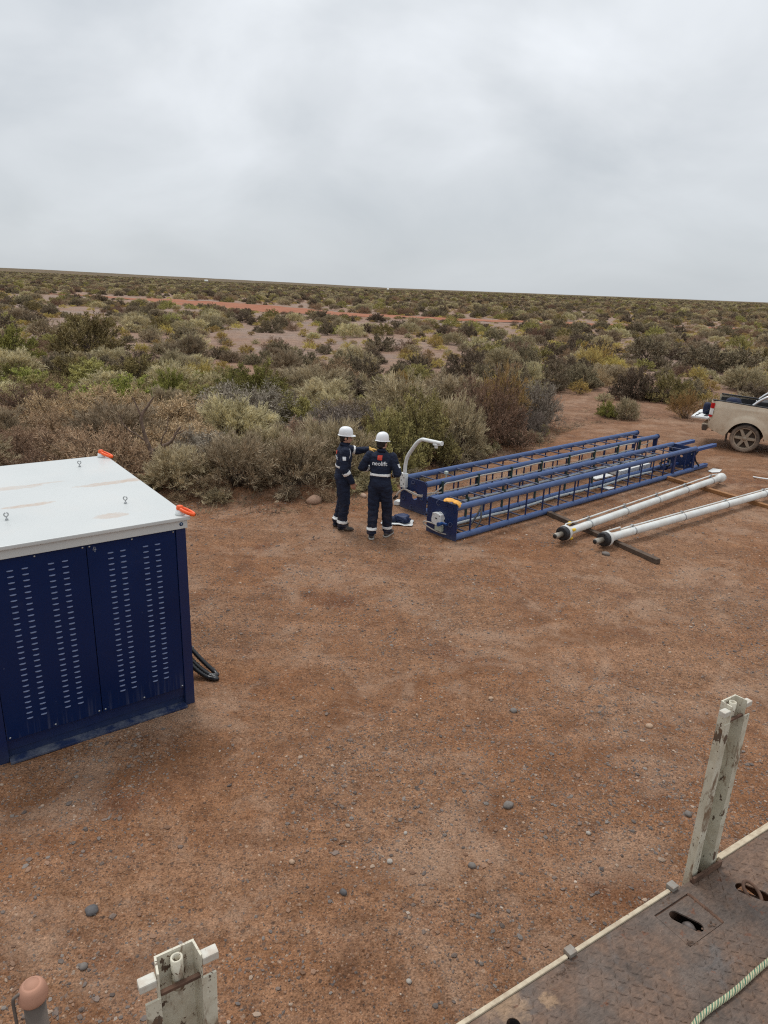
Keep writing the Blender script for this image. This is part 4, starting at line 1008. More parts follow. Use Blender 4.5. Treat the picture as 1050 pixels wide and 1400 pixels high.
# capped pipe with wire handle
cpx = dw(-0.885 - 0.30, 0.205)
M_CAP = simple('dusty_brown_cap', (0.40, 0.205, 0.135), 0.75, 0, 0.15, 14)
M_PIPEB = simple('muddy_grey_pipe', (0.13, 0.105, 0.088), 0.8, 0.1, 0.25, 10)
cp = thing('capped_pipe', 'upright grey pipe with dusty brown cap and bent wire handle', 'pipe', (-0.845, 1.295, 0.945), DR); cp.scale = (0.9, 0.9, 1)
MB().lathe([(0.0, 0.0), (0.029, 0.0), (0.029, 1.30), (0, 1.30)], (0, 0, 0), 'z', 24).build('pipe', M_PIPEB, cp)
MB().lathe([(0.0295, 1.298), (0.035, 1.298), (0.0385, 1.304), (0.0395, 1.312), (0.0385, 1.320), (0.036, 1.330), (0.032, 1.340), (0.026, 1.346), (0.020, 1.348), (0.0192, 1.3465), (0.0178, 1.349), (0, 1.3505)], (0, 0, 0), 'z', 32).build('cap', M_CAP, cp)
MB().tube(smooth_path([(-0.028, -0.004, 1.336), (-0.044, -0.006, 1.333), (-0.05, -0.006, 1.32), (-0.05, -0.006, 1.25), (-0.048, -0.005, 0.9)], 6), 0.0045, 8).build('wire_handle', M_PIPEB, cp)
MB().box(-0.03, 0.03, -0.30, -0.0285, 0.42, 0.48).build('pipe_bracket', M_RUST, cp)

# rope
rp_c = smooth_path([dw(0.55, -0.47, 0.012), dw(0.72, -0.418, 0.012), dw(0.95, -0.42, 0.012), dw(1.2, -0.415, 0.012), dw(1.6, -0.43, 0.012), dw(2.1, -0.5, 0.012)], 70)
rope = thing('rope', 'twisted green and cream rope lying on the truck bed corner', 'rope', rp_c[0])
M_RG = simple('green_rope_strand', (0.05, 0.15, 0.10), 0.85, 0, 0.25, 80); M_RC2 = simple('pale_green_rope_strand', (0.16, 0.25, 0.15), 0.85, 0, 0.25, 80); M_RC = simple('cream_rope_strand', (0.44, 0.39, 0.25), 0.85, 0, 0.2, 80)
for k in range(8):
    path = []
    s_ = 0
    for i, c in enumerate(rp_c):
        if i: s_ += (c - rp_c[i - 1]).length
        d = (rp_c[min(i + 1, len(rp_c) - 1)] - rp_c[max(i - 1, 0)]).normalized(); w = d.cross(Vector((0, 0, 1))).normalized(); u = w.cross(d)
        a = s_ * 2 * math.pi / 0.068 + k * math.pi / 4
        path.append(c + w * (0.0070 * math.cos(a)) + u * (0.0070 * math.sin(a)) - rp_c[0])
    MB().tube(path, 0.0036 if k % 2 else 0.0030, 6).build('rope_strand', M_RC if k % 2 else (M_RG if k % 4 else M_RC2), rope)

# ================================================================== people
def cloth_material():
    t = NT('navy_coverall_cloth'); p = t.pos()
    c = t.ramp(t.noise(p, 5, 5, 0.6), [(0.3, (0.007, 0.0105, 0.024)), (0.7, (0.017, 0.024, 0.050))])
    sx = t.new('ShaderNodeSeparateXYZ'); t.l.new(p, sx.inputs[0])
    mr = t.new('ShaderNodeMapRange'); t.l.new(sx.outputs['Z'], mr.inputs[0]); mr.inputs[1].default_value = 0.6; mr.inputs[2].default_value = 0.0
    k = t.math('MULTIPLY', mr.outputs[0], t.ramp(t.noise(p, 9, 6, 0.7), [(0.45, 0), (0.7, 0.5)]))
    c = t.mix(k, c, (0.15, 0.10, 0.075))
    t.set(c, 0.82, 0, 0.25)
    t.bump(t.noise(t.mapping(p, (1, 1, 0.45)), 16, 4, 0.55, 0.8), 0.8, 0.02)
    return t.mat
M_COV = cloth_material()
M_SKIN = simple('skin', (0.42, 0.22, 0.15), 0.55, 0, 0.12, 14)
M_BOOT = dusty('dusty_dark_boot', (0.02, 0.018, 0.017), (0.22, 0.15, 0.11), 0.7, 0.7, 14)
M_GLOVE = simple('yellow_work_glove', (0.60, 0.36, 0.09), 0.8, 0, 0.2, 30)
M_HAIR = simple('dark_hair', (0.012, 0.009, 0.008), 0.6, 0, 0.3, 60, 0.4, 200)
M_HAT = simple('white_hard_hat', (0.78, 0.79, 0.80), 0.32, 0, 0.03, 10)
M_STRIPE = simple('silver_reflective_tape', (0.80, 0.80, 0.78), 0.45, 0, 0.06, 30)
M_LOGOR = simple('red_logo_print', (0.55, 0.055, 0.03), 0.7)
M_LOGOW = simple('white_logo_print', (0.66, 0.68, 0.70), 0.7)
M_EYE = simple('dark_eye', (0.02, 0.014, 0.01), 0.3)
M_SOLE = simple('pale_boot_sole', (0.42, 0.39, 0.35), 0.8)

def remesh(bm, voxel, smooth_it=2):
    me = bpy.data.meshes.new('tmp'); bm.to_mesh(me); bm.free()
    o = bpy.data.objects.new('tmp', me); COL.objects.link(o)
    md = o.modifiers.new('r', 'REMESH'); md.mode = 'VOXEL'; md.voxel_size = voxel; md.adaptivity = 0
    if smooth_it:
        s = o.modifiers.new('s', 'SMOOTH'); s.iterations = smooth_it; s.factor = 0.5
    dg = bpy.context.evaluated_depsgraph_get()
    out = bpy.data.meshes.new_from_object(o.evaluated_get(dg))
    bpy.data.objects.remove(o, do_unlink=True); bpy.data.meshes.remove(me)
    out.materials.clear()
    return out

def bm_sphere(bm, c, r, sc=(1, 1, 1), M=None, sub=3):
    g_ = bmesh.ops.create_icosphere(bm, subdivisions=sub, radius=1)
    for v in g_['verts']:
        q = Vector((v.co.x * r * sc[0], v.co.y * r * sc[1], v.co.z * r * sc[2]))
        if M is not None: q = M @ q
        v.co = q + Vector(c)
def bm_cone(bm, a, b, r0, r1, n=16, caps_sphere=True):
    a = Vector(a); b = Vector(b); d = (b - a).normalized()
    t = Vector((0, 0, 1)) if abs(d.z) < 0.9 else Vector((1, 0, 0)); x = d.cross(t).normalized(); y = d.cross(x)
    A = [bm.verts.new(a + x * r0 * math.cos(2 * math.pi * i / n) + y * r0 * math.sin(2 * math.pi * i / n)) for i in range(n)]
    B = [bm.verts.new(b + x * r1 * math.cos(2 * math.pi * i / n) + y * r1 * math.sin(2 * math.pi * i / n)) for i in range(n)]
    for i in range(n): bm.faces.new((A[i], B[i], B[(i + 1) % n], A[(i + 1) % n]))
    bm.faces.new(A); bm.faces.new(B[::-1])
    if caps_sphere: bm_sphere(bm, a, r0, sub=2); bm_sphere(bm, b, r1, sub=2)
def bm_loft(bm, secs):
    """secs: (centre, half x, half y) stacked"""
    n = 24; rings = []
    for c, hx, hy in secs:
        rings.append([bm.verts.new(Vector(c) + Vector((hx * math.copysign(abs(math.cos(a)) ** 0.85, math.cos(a)), hy * math.copysign(abs(math.sin(a)) ** 0.85, math.sin(a)), 0))) for a in [2 * math.pi * i / n for i in range(n)]])
    for A, B in zip(rings[:-1], rings[1:]):
        for i in range(n): bm.faces.new((A[i], A[(i + 1) % n], B[(i + 1) % n], B[i]))
    bm.faces.new(rings[0][::-1]); bm.faces.new(rings[-1])

def hand(bm, segs, wrist, direc, palm_n, lab, curl, side):
    """palm, four unequal bent fingers and a thumb; side=+1/-1 puts the thumb"""
    w = Vector(wrist); d = Vector(direc).normalized(); n = Vector(palm_n); n = (n - d * n.dot(d)).normalized(); t = d.cross(n) * side
    pc = w + d * 0.05
    M = Matrix((d, t, n)).transposed()
    bm_sphere(bm, pc, 1, (0.052, 0.042, 0.017), M); segs.append((w, w + d * 0.09, 0.04, 0.04, lab, 'hand'))
    for k, (off, ln) in enumerate(((0.031, 0.066), (0.011, 0.076), (-0.010, 0.071), (-0.030, 0.056))):
        base = w + d * 0.088 + t * off; c = curl + 0.12 * k
        p = base; ang = 0.15
        for j, f in enumerate((0.45, 0.32, 0.26)):
            ang += c * (0.55 if j == 0 else 0.8)
            q = p + (d * math.cos(ang) + n * math.sin(ang)) * (ln * f * 1.15)
            bm_cone(bm, p, q, 0.0095 - 0.001 * j, 0.0088 - 0.001 * j, 10); segs.append((p, q, 0.01, 0.009, lab, 'finger')); p = q
    b = w + d * 0.025 + t * 0.033; q = b + d * 0.035 + t * 0.028 + n * 0.012; q2 = q + d * 0.03 + t * 0.004 + n * 0.014
    bm_cone(bm, b, q, 0.012, 0.0105, 10); bm_cone(bm, q, q2, 0.0105, 0.009, 10)
    segs.append((b, q2, 0.012, 0.01, lab, 'thumb'))

def person(name_label, loc, rz, P):
    root = thing('person', name_label, 'person', loc, rz, 'workers in navy coveralls')
    bm = bmesh.new(); S = []
    lean = P.get('lean', 0.0); bl = Vector((1, 0, 0)) * lean
    def up(p, k=1.0): p = Vector(p); return p + bl * max(0, p.z - 0.9) * k
    secs = [((0, 0, 0.80), 0.085, 0.12), ((0, 0, 0.86), 0.125, 0.168), ((-0.01, 0, 0.95), 0.135, 0.182), ((0, 0, 1.04), 0.128, 0.17), ((0.0, 0, 1.12), 0.125, 0.168), ((0.005, 0, 1.22), 0.132, 0.182), ((0.005, 0, 1.33), 0.13, 0.198), ((0.0, 0, 1.40), 0.112, 0.198), ((-0.005, 0, 1.445), 0.085, 0.145), ((0.0, 0, 1.475), 0.066, 0.085), ((0.006, 0, 1.50), 0.055, 0.06)]
    bm_loft(bm, [(up(c), a, b) for c, a, b in secs])
    S.append((up((0, 0, 0.85)), up((0, 0, 1.44)), 0.15, 0.14, 'cloth', 'torso'))
    hd = P['head']; hz = R(hd[0]); ht = R(hd[1])
    hc = up((0.025, 0, 1.605)); HM = Matrix.Rotation(hz, 3, 'Z') @ Matrix.Rotation(ht, 3, 'Y')
    def hp(x, y, z): return hc + HM @ Vector((x, y, z))
    bm_cone(bm, up((0, 0, 1.45)), hc + Vector((-0.012, 0, -0.05)), 0.056, 0.053); S.append((up((0, 0, 1.50)), hc, 0.05, 0.05, 'skin', 'neck'))
    bm_sphere(bm, hp(-0.01, 0, 0.025), 1, (0.098, 0.076, 0.098), HM); bm_sphere(bm, hp(0.02, 0, -0.035), 1, (0.072, 0.060, 0.082), HM)
    bm_sphere(bm, hp(0.055, 0, -0.085), 0.028, sub=2)
    bm_cone(bm, hp(0.085, 0, 0.005), hp(0.104, 0, -0.028), 0.010, 0.015, 10)
    bm_cone(bm, hp(0.078, 0.032, 0.018), hp(0.078, -0.032, 0.018), 0.011, 0.011, 10)
    bm_cone(bm, hp(0.080, 0.018, -0.060), hp(0.080, -0.018, -0.060), 0.010, 0.010, 10)
    for s in (1, -1): bm_sphere(bm, hp(-0.005, s * 0.076, -0.012), 1, (0.02, 0.01, 0.033), HM, 2)
    S.append((hp(0, 0, -0.08), hp(0, 0, 0.06), 0.09, 0.1, 'skin', 'head'))
    for sd, nm in ((1, 'L'), (-1, 'R')):
        A = P['arm' + nm]
        sh, el, wr = up((0, sd * 0.185, 1.40)), up(A[0]), up(A[1])
        bm_sphere(bm, sh + Vector((0, -sd * 0.01, -0.005)), 1, (0.075, 0.072, 0.075))
        bm_cone(bm, sh, el, 0.080, 0.070); bm_cone(bm, el, wr, 0.069, 0.054)
        S.append((sh, el, 0.07, 0.06, 'cloth', 'uparm' + nm)); S.append((el, wr, 0.06, 0.05, 'cloth', 'forearm' + nm))
        d = Vector(A[2]) if len(A) > 2 and A[2] else (wr - el)
        if A[3] == 'glove': bm_cone(bm, wr - d.normalized() * 0.03, wr + d.normalized() * 0.03, 0.052, 0.042); S.append((wr, wr + d.normalized() * 0.04, 0.05, 0.04, 'glove', 'cuff'))
        else: bm_cone(bm, wr - d.normalized() * 0.02, wr + d.normalized() * 0.03, 0.034, 0.03)
        hand(bm, S, wr + d.normalized() * 0.012, d, A[4], A[3], A[5], A[6])
        Lg = P['leg' + nm]; hip = Vector((0, sd * 0.092, 0.88)); kn, an = Vector(Lg[0]), Vector(Lg[1]); fd = Vector((math.cos(R(Lg[2])), math.sin(R(Lg[2])), 0))
        bm_cone(bm, hip, kn, 0.115, 0.092); bm_cone(bm, kn, an + Vector((0, 0, 0.03)), 0.091, 0.080); bm_cone(bm, an + Vector((0, 0, 0.07)), an - Vector((0, 0, 0.015)), 0.083, 0.081, 16, False)
        S.append((hip, kn, 0.1, 0.08, 'cloth', 'thigh' + nm)); S.append((kn, an - Vector((0, 0, 0.01)), 0.08, 0.074, 'cloth', 'shin' + nm))
        f0 = Vector((an.x, an.y, 0)); FM = Matrix.Rotation(R(Lg[2]), 3, 'Z')
        bm_sphere(bm, f0 + fd * -0.035 + Vector((0, 0, 0.045)), 1, (0.05, 0.042, 0.044), FM); bm_sphere(bm, f0 + fd * 0.12 + Vector((0, 0, 0.04)), 1, (0.095, 0.05, 0.038), FM)
        bm_cone(bm, f0 + fd * 0.02 + Vector((0, 0, 0.065)), f0 + fd * 0.10 + Vector((0, 0, 0.045)), 0.052, 0.042)
        S.append((f0 + fd * -0.05 + Vector((0, 0, 0.03)), f0 + fd * 0.19 + Vector((0, 0, 0.03)), 0.042, 0.045, 'boot', 'foot' + nm))
    me = remesh(bm, 0.0075, 3)
    V = np.empty(len(me.vertices) * 3); me.vertices.foreach_get('co', V); V = V.reshape(-1, 3)
    D = []; T = []
    for a, b, ra, rb, lab, nm in S:
        a = np.array(a); b = np.array(b); ab = b - a; t = np.clip(((V - a) @ ab) / (ab @ ab), 0, 1)
        D.append(np.linalg.norm(V - a - t[:, None] * ab, axis=1) - (ra + (rb - ra) * t)); T.append(((V - a) @ ab) / (ab @ ab))
    D = np.array(D); T = np.array(T); near = D.argmin(0); tv = T[near, np.arange(len(V))]
    labs = [s[4] for s in S]; nms = [s[5] for s in S]
    order = ['cloth', 'skin', 'boot', 'glove']
    N = np.empty(len(V) * 3); me.vertices.foreach_get('normal', N); N = N.reshape(-1, 3)
    cl = np.array([labs[k] == 'cloth' for k in near])
    # folds in the cloth
    seed = P['seed']
    for i in np.nonzero(cl)[0]:
        p = V[i]
        w = mnoise.noise(Vector((p[0] * 9 + seed, p[1] * 9, p[2] * 17))) * 0.012 + mnoise.noise(Vector((p[0] * 22, p[1] * 22 + seed, p[2] * 34))) * 0.005
        V[i] = p + N[i] * w
    me.vertices.foreach_set('co', V.ravel())
    LV = np.empty(len(me.loops), dtype=np.int32); me.loops.foreach_get('vertex_index', LV)
    ls = np.empty(len(me.polygons), dtype=np.int32); me.polygons.foreach_get('loop_start', ls); first = LV[ls]
    vm = np.array([order.index(labs[k]) for k in range(len(S))])[near]
    for m_ in (M_COV, M_SKIN, M_BOOT, M_GLOVE): me.materials.append(m_)
    me.polygons.foreach_set('material_index', vm[first].astype(np.int32)); me.polygons.foreach_set('use_smooth', np.ones(len(me.polygons), dtype=bool))
    me.name = 'body'; me.update()
    body = link('body', me, root)
    # reflective tape: a band lifted off the body's own surface
    quads = [tuple(p.vertices) for p in me.polygons]
    N2 = np.empty(len(V) * 3); me.vertices.foreach_get('normal', N2); N2 = N2.reshape(-1, 3)
    nmv = np.array(nms)[near]
    for seg, t0, t1, cond in P['tape']:
        ok = (nmv == seg) & (tv > t0) & (tv < t1)
        if cond is not None: ok &= cond(V)
        idx = {}; vv = []; ff = []
        for q in quads:
            if all(ok[i] for i in q):
                f = []
                for i in q:
                    if i not in idx: idx[i] = len(vv); vv.append(V[i] + N2[i] * 0.004)
                    f.append(idx[i])
                ff.append(f)
        if ff:
            mt = bpy.data.meshes.new('reflective_tape'); mt.from_pydata(vv, [], ff); mt.materials.append(M_STRIPE)
            for p_ in mt.polygons: p_.use_smooth = True
            o = link('reflective_tape', mt, root); so = o.modifiers.new('s', 'SOLIDIFY'); so.thickness = 0.003; so.offset = 1
    # hair, hat, eyes, collar
    hb = bmesh.new(); bm_sphere(hb, hp(-0.022, 0, 0.018), 1, (0.095, 0.083, 0.098), HM); bm_sphere(hb, hp(-0.055, 0, -0.045), 1, (0.048, 0.06, 0.05), HM)
    hm = remesh(hb, 0.009, 2); hm.materials.append(M_HAIR); hm.name = 'hair'
    for p_ in hm.polygons: p_.use_smooth = True
    ho = link('hair', hm, root)
    for s in (1, -1):
        eo = MB().lathe([(0, -0.009), (0.007, -0.006), (0.009, 0), (0.007, 0.006), (0, 0.009)], (0, 0, 0), 'x', 10).build('eye', M_EYE, root); eo.location = hp(0.083, s * 0.032, 0.003)
    hat = bpy.data.objects.new('hard_hat', None); 
    m = MB(); n = 36; prof_ = [(1.0, 0.0), (0.99, 0.03), (0.96, 0.065), (0.88, 0.098), (0.74, 0.124), (0.55, 0.141), (0.3, 0.150), (0.0, 0.153)]
    Vh = []
    for (k, z) in prof_:
        for i in range(n):
            a = 2 * math.pi * i / n; x, y = 0.136 * k * math.cos(a), 0.112 * k * math.sin(a)
            ridge = 0.007 * math.exp(-(y / 0.012) ** 2) * (1 - 0.5 * k) + 0.004 * math.exp(-((abs(y) - 0.04) / 0.012) ** 2) * (1 - k * 0.6)
            Vh.append((x, y, z + ridge))
    m.add(Vh, [(i * n + j, i * n + (j + 1) % n, (i + 1) * n + (j + 1) % n, (i + 1) * n + j) for i in range(len(prof_) - 1) for j in range(n)], True)
    Vb = []
    for ring in (0, 1, 2, 3):
        for i in range(n):
            a = 2 * math.pi * i / n; ext = 0.016 + 0.038 * max(0, math.cos(a)) ** 3
            k = (0, 1, 1, 0)[ring]; z = (0.004, -0.006 - 0.006 * max(0, math.cos(a)), -0.011 - 0.006 * max(0, math.cos(a)), -0.004)[ring]
            Vb.append(((0.136 + ext * k) * math.cos(a), (0.112 + ext * k * (0.6 if abs(math.sin(a)) > 0.7 else 1)) * math.sin(a), z))
    m.add(Vb, [(i * n + j, i * n + (j + 1) % n, (i + 1) * n + (j + 1) % n, (i + 1) * n + j) for i in range(3) for j in range(n)], True)
    hat = m.build('hard_hat', M_HAT, root); q4 = HM.to_4x4() @ Matrix.Scale(0.89, 4) @ Matrix.Rotation(R(-4), 4, 'Y'); hat.matrix_local = Matrix.Translation(hp(-0.012, 0, 0.045)) @ q4
    m = MB(); Vc = []
    for i in range(n):
        a = 2 * math.pi * i / n
        for (k, z) in ((1.0, 1.465), (1.12, 1.455), (1.02, 1.50), (0.9, 1.505)):
            gap = 0.012 * (1 if abs(a - math.pi) > 2.8 else 0)
            Vc.append(up((0.072 * k * math.cos(a) + 0.004, 0.075 * k * math.sin(a), z - 0.02 * math.cos(a) - gap)))
    m.add(Vc, [(i * 4 + j, ((i + 1) % n) * 4 + j, ((i + 1) % n) * 4 + j + 1, i * 4 + j + 1) for i in range(n) for j in range(3)], True)
    m.build('collar', M_COV, root)
    bv = BVHTree.FromPolygons([Vector(v) for v in V], quads)
    return root, bv

def decal(root, bv, name, mat, verts2, faces, origin, xdir, zdir, ray, par=None, lift=0.004):
    """flat print pressed onto the body along 'ray'"""
    X = Vector(xdir); Z = Vector(zdir); O = Vector(origin); rd = Vector(ray).normalized()
    vv = []
    for (a, b) in verts2:
        p = O + X * a + Z * b
        h, nrm, _, _ = bv.ray_cast(p - rd * 0.5, rd)
        vv.append(h - rd * lift if h is not None else p)
    me = bpy.data.meshes.new(name); me.from_pydata(vv, [], faces); me.materials.append(mat)
    o = link(name, me, par or root); s = o.modifiers.new('s', 'SOLIDIFY'); s.thickness = 0.0015; s.offset = 0
    return o
def text_shape(txt, size):
    cu = bpy.data.curves.new('t', 'FONT'); cu.body = txt; cu.size = size; cu.align_x = 'CENTER'; cu.resolution_u = 3; cu.offset = size * 0.012
    o = bpy.data.objects.new('t', cu); COL.objects.link(o)
    dg = bpy.context.evaluated_depsgraph_get(); me = bpy.data.meshes.new_from_object(o.evaluated_get(dg))
    bm = bmesh.new(); bm.from_mesh(me); bmesh.ops.triangulate(bm, faces=bm.faces); bmesh.ops.subdivide_edges(bm, edges=[e_ for e_ in bm.edges if e_.calc_length() > size * 0.25], cuts=1, use_grid_fill=False); bmesh.ops.triangulate(bm, faces=bm.faces)
    bm.verts.index_update(); v = [(q.co.x, q.co.y) for q in bm.verts]; f = [[x.index for x in fa.verts] for fa in bm.faces]
    bm.free(); bpy.data.objects.remove(o, do_unlink=True); bpy.data.meshes.remove(me)
    return v, f
def grid2(w, h, n=6):
    v = [(-w / 2 + w * i / n, -h / 2 + h * j / n) for j in range(n + 1) for i in range(n + 1)]
    return v, [(j * (n + 1) + i, j * (n + 1) + i + 1, (j + 1) * (n + 1) + i + 1, (j + 1) * (n + 1) + i) for j in range(n) for i in range(n)]

# --- the worker pointing (left in the photo): right arm hangs, left arm raised forward with a yellow glove
Y1 = R(10)
pA, bvA = person('worker in navy coverall and white hard hat pointing with a yellow glove', (-0.72, 11.36, 0.0), Y1, dict(
    seed=3.0, lean=0.03, head=(-10, 6),
    armR=((-0.02, -0.25, 1.13), (0.13, -0.235, 0.90), (0.25, 0.02, -0.95), 'skin', (0.1, 1, 0), 0.5, 1),
    armL=((0.22, 0.22, 1.33), (0.42, 0.13, 1.375), (0.95, -0.15, 0.05), 'glove', (0, 0, -1), 0.12, -1),
    legR=((0.03, -0.10, 0.49), (-0.01, -0.10, 0.10), -18), legL=((0.02, 0.10, 0.49), (-0.07, 0.10, 0.10), 12),
    tape=[('forearmR', 0.22, 0.44, None), ('uparmL', 0.72, 0.98, None), ('shinR', 0.74, 0.88, None), ('shinL', 0.74, 0.88, None), ('torso', 0.43, 0.505, lambda V: V[:, 0] < 0.04)]))
v, f = grid2(0.055, 0.06); decal(pA, bvA, 'sleeve_patch', M_LOGOW, v, f, (-0.01, -0.30, 1.31), (1, 0, 0), (0, 0, 1), (0, 1, 0))
v, f = grid2(0.018, 0.15); decal(pA, bvA, 'shoulder_piping', M_LOGOW, v, f, (0.09, -0.15, 1.36), (1, 0.2, 0), (0.3, 0.1, 1), (-0.6, 1, 0))
v, f = grid2(0.06, 0.06); decal(pA, bvA, 'back_logo_square', M_LOGOR, v, f, (-0.2, 0.0, 1.36), (0, -1, 0), (0, 0, 1), (1, 0, 0))
v, f = text_shape('neolift', 0.088); decal(pA, bvA, 'back_logo_word', M_LOGOW, v, f, (-0.2, 0.0, 1.25), (0, -1, 0), (0, 0, 1), (1, 0, 0))
# --- the worker with his back to the camera: both arms bent in front of him
Y2 = R(78)
pB, bvB = person('worker in navy coverall and white hard hat with his back to the camera', (-0.08, 10.98, 0.0), Y2, dict(
    seed=8.0, lean=0.04, head=(-24, 10),
    armR=((-0.03, -0.285, 1.15), (0.20, -0.19, 1.06), None, 'glove', (0, 0.6, -1), 0.35, 1),
    armL=((-0.02, 0.315, 1.19), (0.21, 0.20, 1.13), None, 'glove', (0, -0.6, -1), 0.35, -1),
    legR=((0.09, -0.11, 0.50), (0.13, -0.12, 0.10), -14), legL=((0.0, 0.10, 0.49), (-0.06, 0.105, 0.10), 14),
    tape=[('torso', 0.39, 0.47, None), ('shinR', 0.74, 0.88, None), ('shinL', 0.74, 0.88, None), ('forearmR', 0.25, 0.5, None), ('forearmL', 0.25, 0.5, None)]))
v, f = grid2(0.075, 0.075, 8); sqo = decal(pB, bvB, 'back_logo_square', M_LOGOR, v, f, (-0.25, 0.0, 1.395), (0, -1, 0), (0, 0, 1), (1, 0, 0))
v, f = text_shape('neolift', 0.097); decal(pB, bvB, 'back_logo_word', M_LOGOW, v, f, (-0.25, 0.0, 1.27), (0, -1, 0), (0, 0, 1), (1, 0, 0))
v, f = grid2(0.05, 0.06); decal(pB, bvB, 'sleeve_patch', M_LOGOW, v, f, (-0.02, -0.35, 1.27), (1, 0, 0), (0, 0, 1), (0, 1, 0))
for nm, fx, fy, an in (('L', -0.06, 0.105, 14), ('R', 0.13, -0.12, -14)):
    o = MB().prism(capsule2((-0.05, 0), (0.16, 0), 0.048), [], 0.0, 0.016).build('boot_sole', M_SOLE, pB); o.location = (fx, fy, 0.002); o.rotation_euler = (0, 0, R(an))

# yellow glove draped over the end plate of the near mast
gb = bmesh.new(); gs = []
hand(gb, gs, (0, 0, 0), (1, 0, -0.15), (0, 0, -1), 'glove', 0.34, 1); bm_sphere(gb, (-0.045, 0.0, 0.004), 1, (0.075, 0.052, 0.018)); bm_sphere(gb, (-0.10, 0.004, -0.004), 1, (0.035, 0.058, 0.014))
gm = remesh(gb, 0.006, 2); gm.materials.append(M_LEATHER); gm.name = 'leather_glove'
for p_ in gm.polygons: p_.use_smooth = True
go = link('leather_glove', gm); gp = P0 + AX * 0.02 + SD * 0.15; go.location = (gp.x, gp.y, 0.672); go.rotation_euler = (0, R(4), AXR - R(62)); go.scale = (1.15, 2.0, 1.3)
tag(go, 'yellow leather glove draped over the end plate of the near mast', 'glove')

# white sheet with folded navy cloth and a pack on it
def sheet(name, w, d, mat, seed, amp, n=14):
    v = [(-w / 2 + w * i / n + 0.02 * mnoise.noise(Vector((i * 0.7, j * 0.7, seed))), -d / 2 + d * j / n + 0.02 * mnoise.noise(Vector((i * 0.7, j * 0.7, seed + 5))), 0.012 + amp * (0.5 + mnoise.noise(Vector((i * 0.33, j * 0.33, seed + 9))))) for j in range(n + 1) for i in range(n + 1)]
    m = MB(); m.add(v, [(j * (n + 1) + i, j * (n + 1) + i + 1, (j + 1) * (n + 1) + i + 1, (j + 1) * (n + 1) + i) for j in range(n) for i in range(n)], True)
    o = m.build(name, mat); s = o.modifiers.new('s', 'SOLIDIFY'); s.thickness = 0.004; return o
o = sheet('plastic_sheet', 0.56, 0.36, M_WHITE, 2, 0.02); o.location = (0.25, 11.80, 0.0); o.rotation_euler = (0, 0, R(-6)); tag(o, 'white plastic sheet on the dirt beside the workers', 'sheet')
lump('folded_jacket', (0.12, 0.09, 0.04), M_NAVYC, 21, 'folded navy cloth bundle on the white plastic sheet', 'clothing', (0.14, 11.80, 0.025), R(20), 0.4)
lump('small_pack', (0.125, 0.095, 0.065), simple('blue_pack_cloth', (0.012, 0.026, 0.085), 0.6), 31, 'shiny blue pack on the right half of the white plastic sheet', 'bag', (0.345, 11.79, 0.025), R(-25), 0.5)

# ================================================================== vegetation
def unit(v): return v / np.maximum(1e-9, np.linalg.norm(v, axis=-1, keepdims=True))

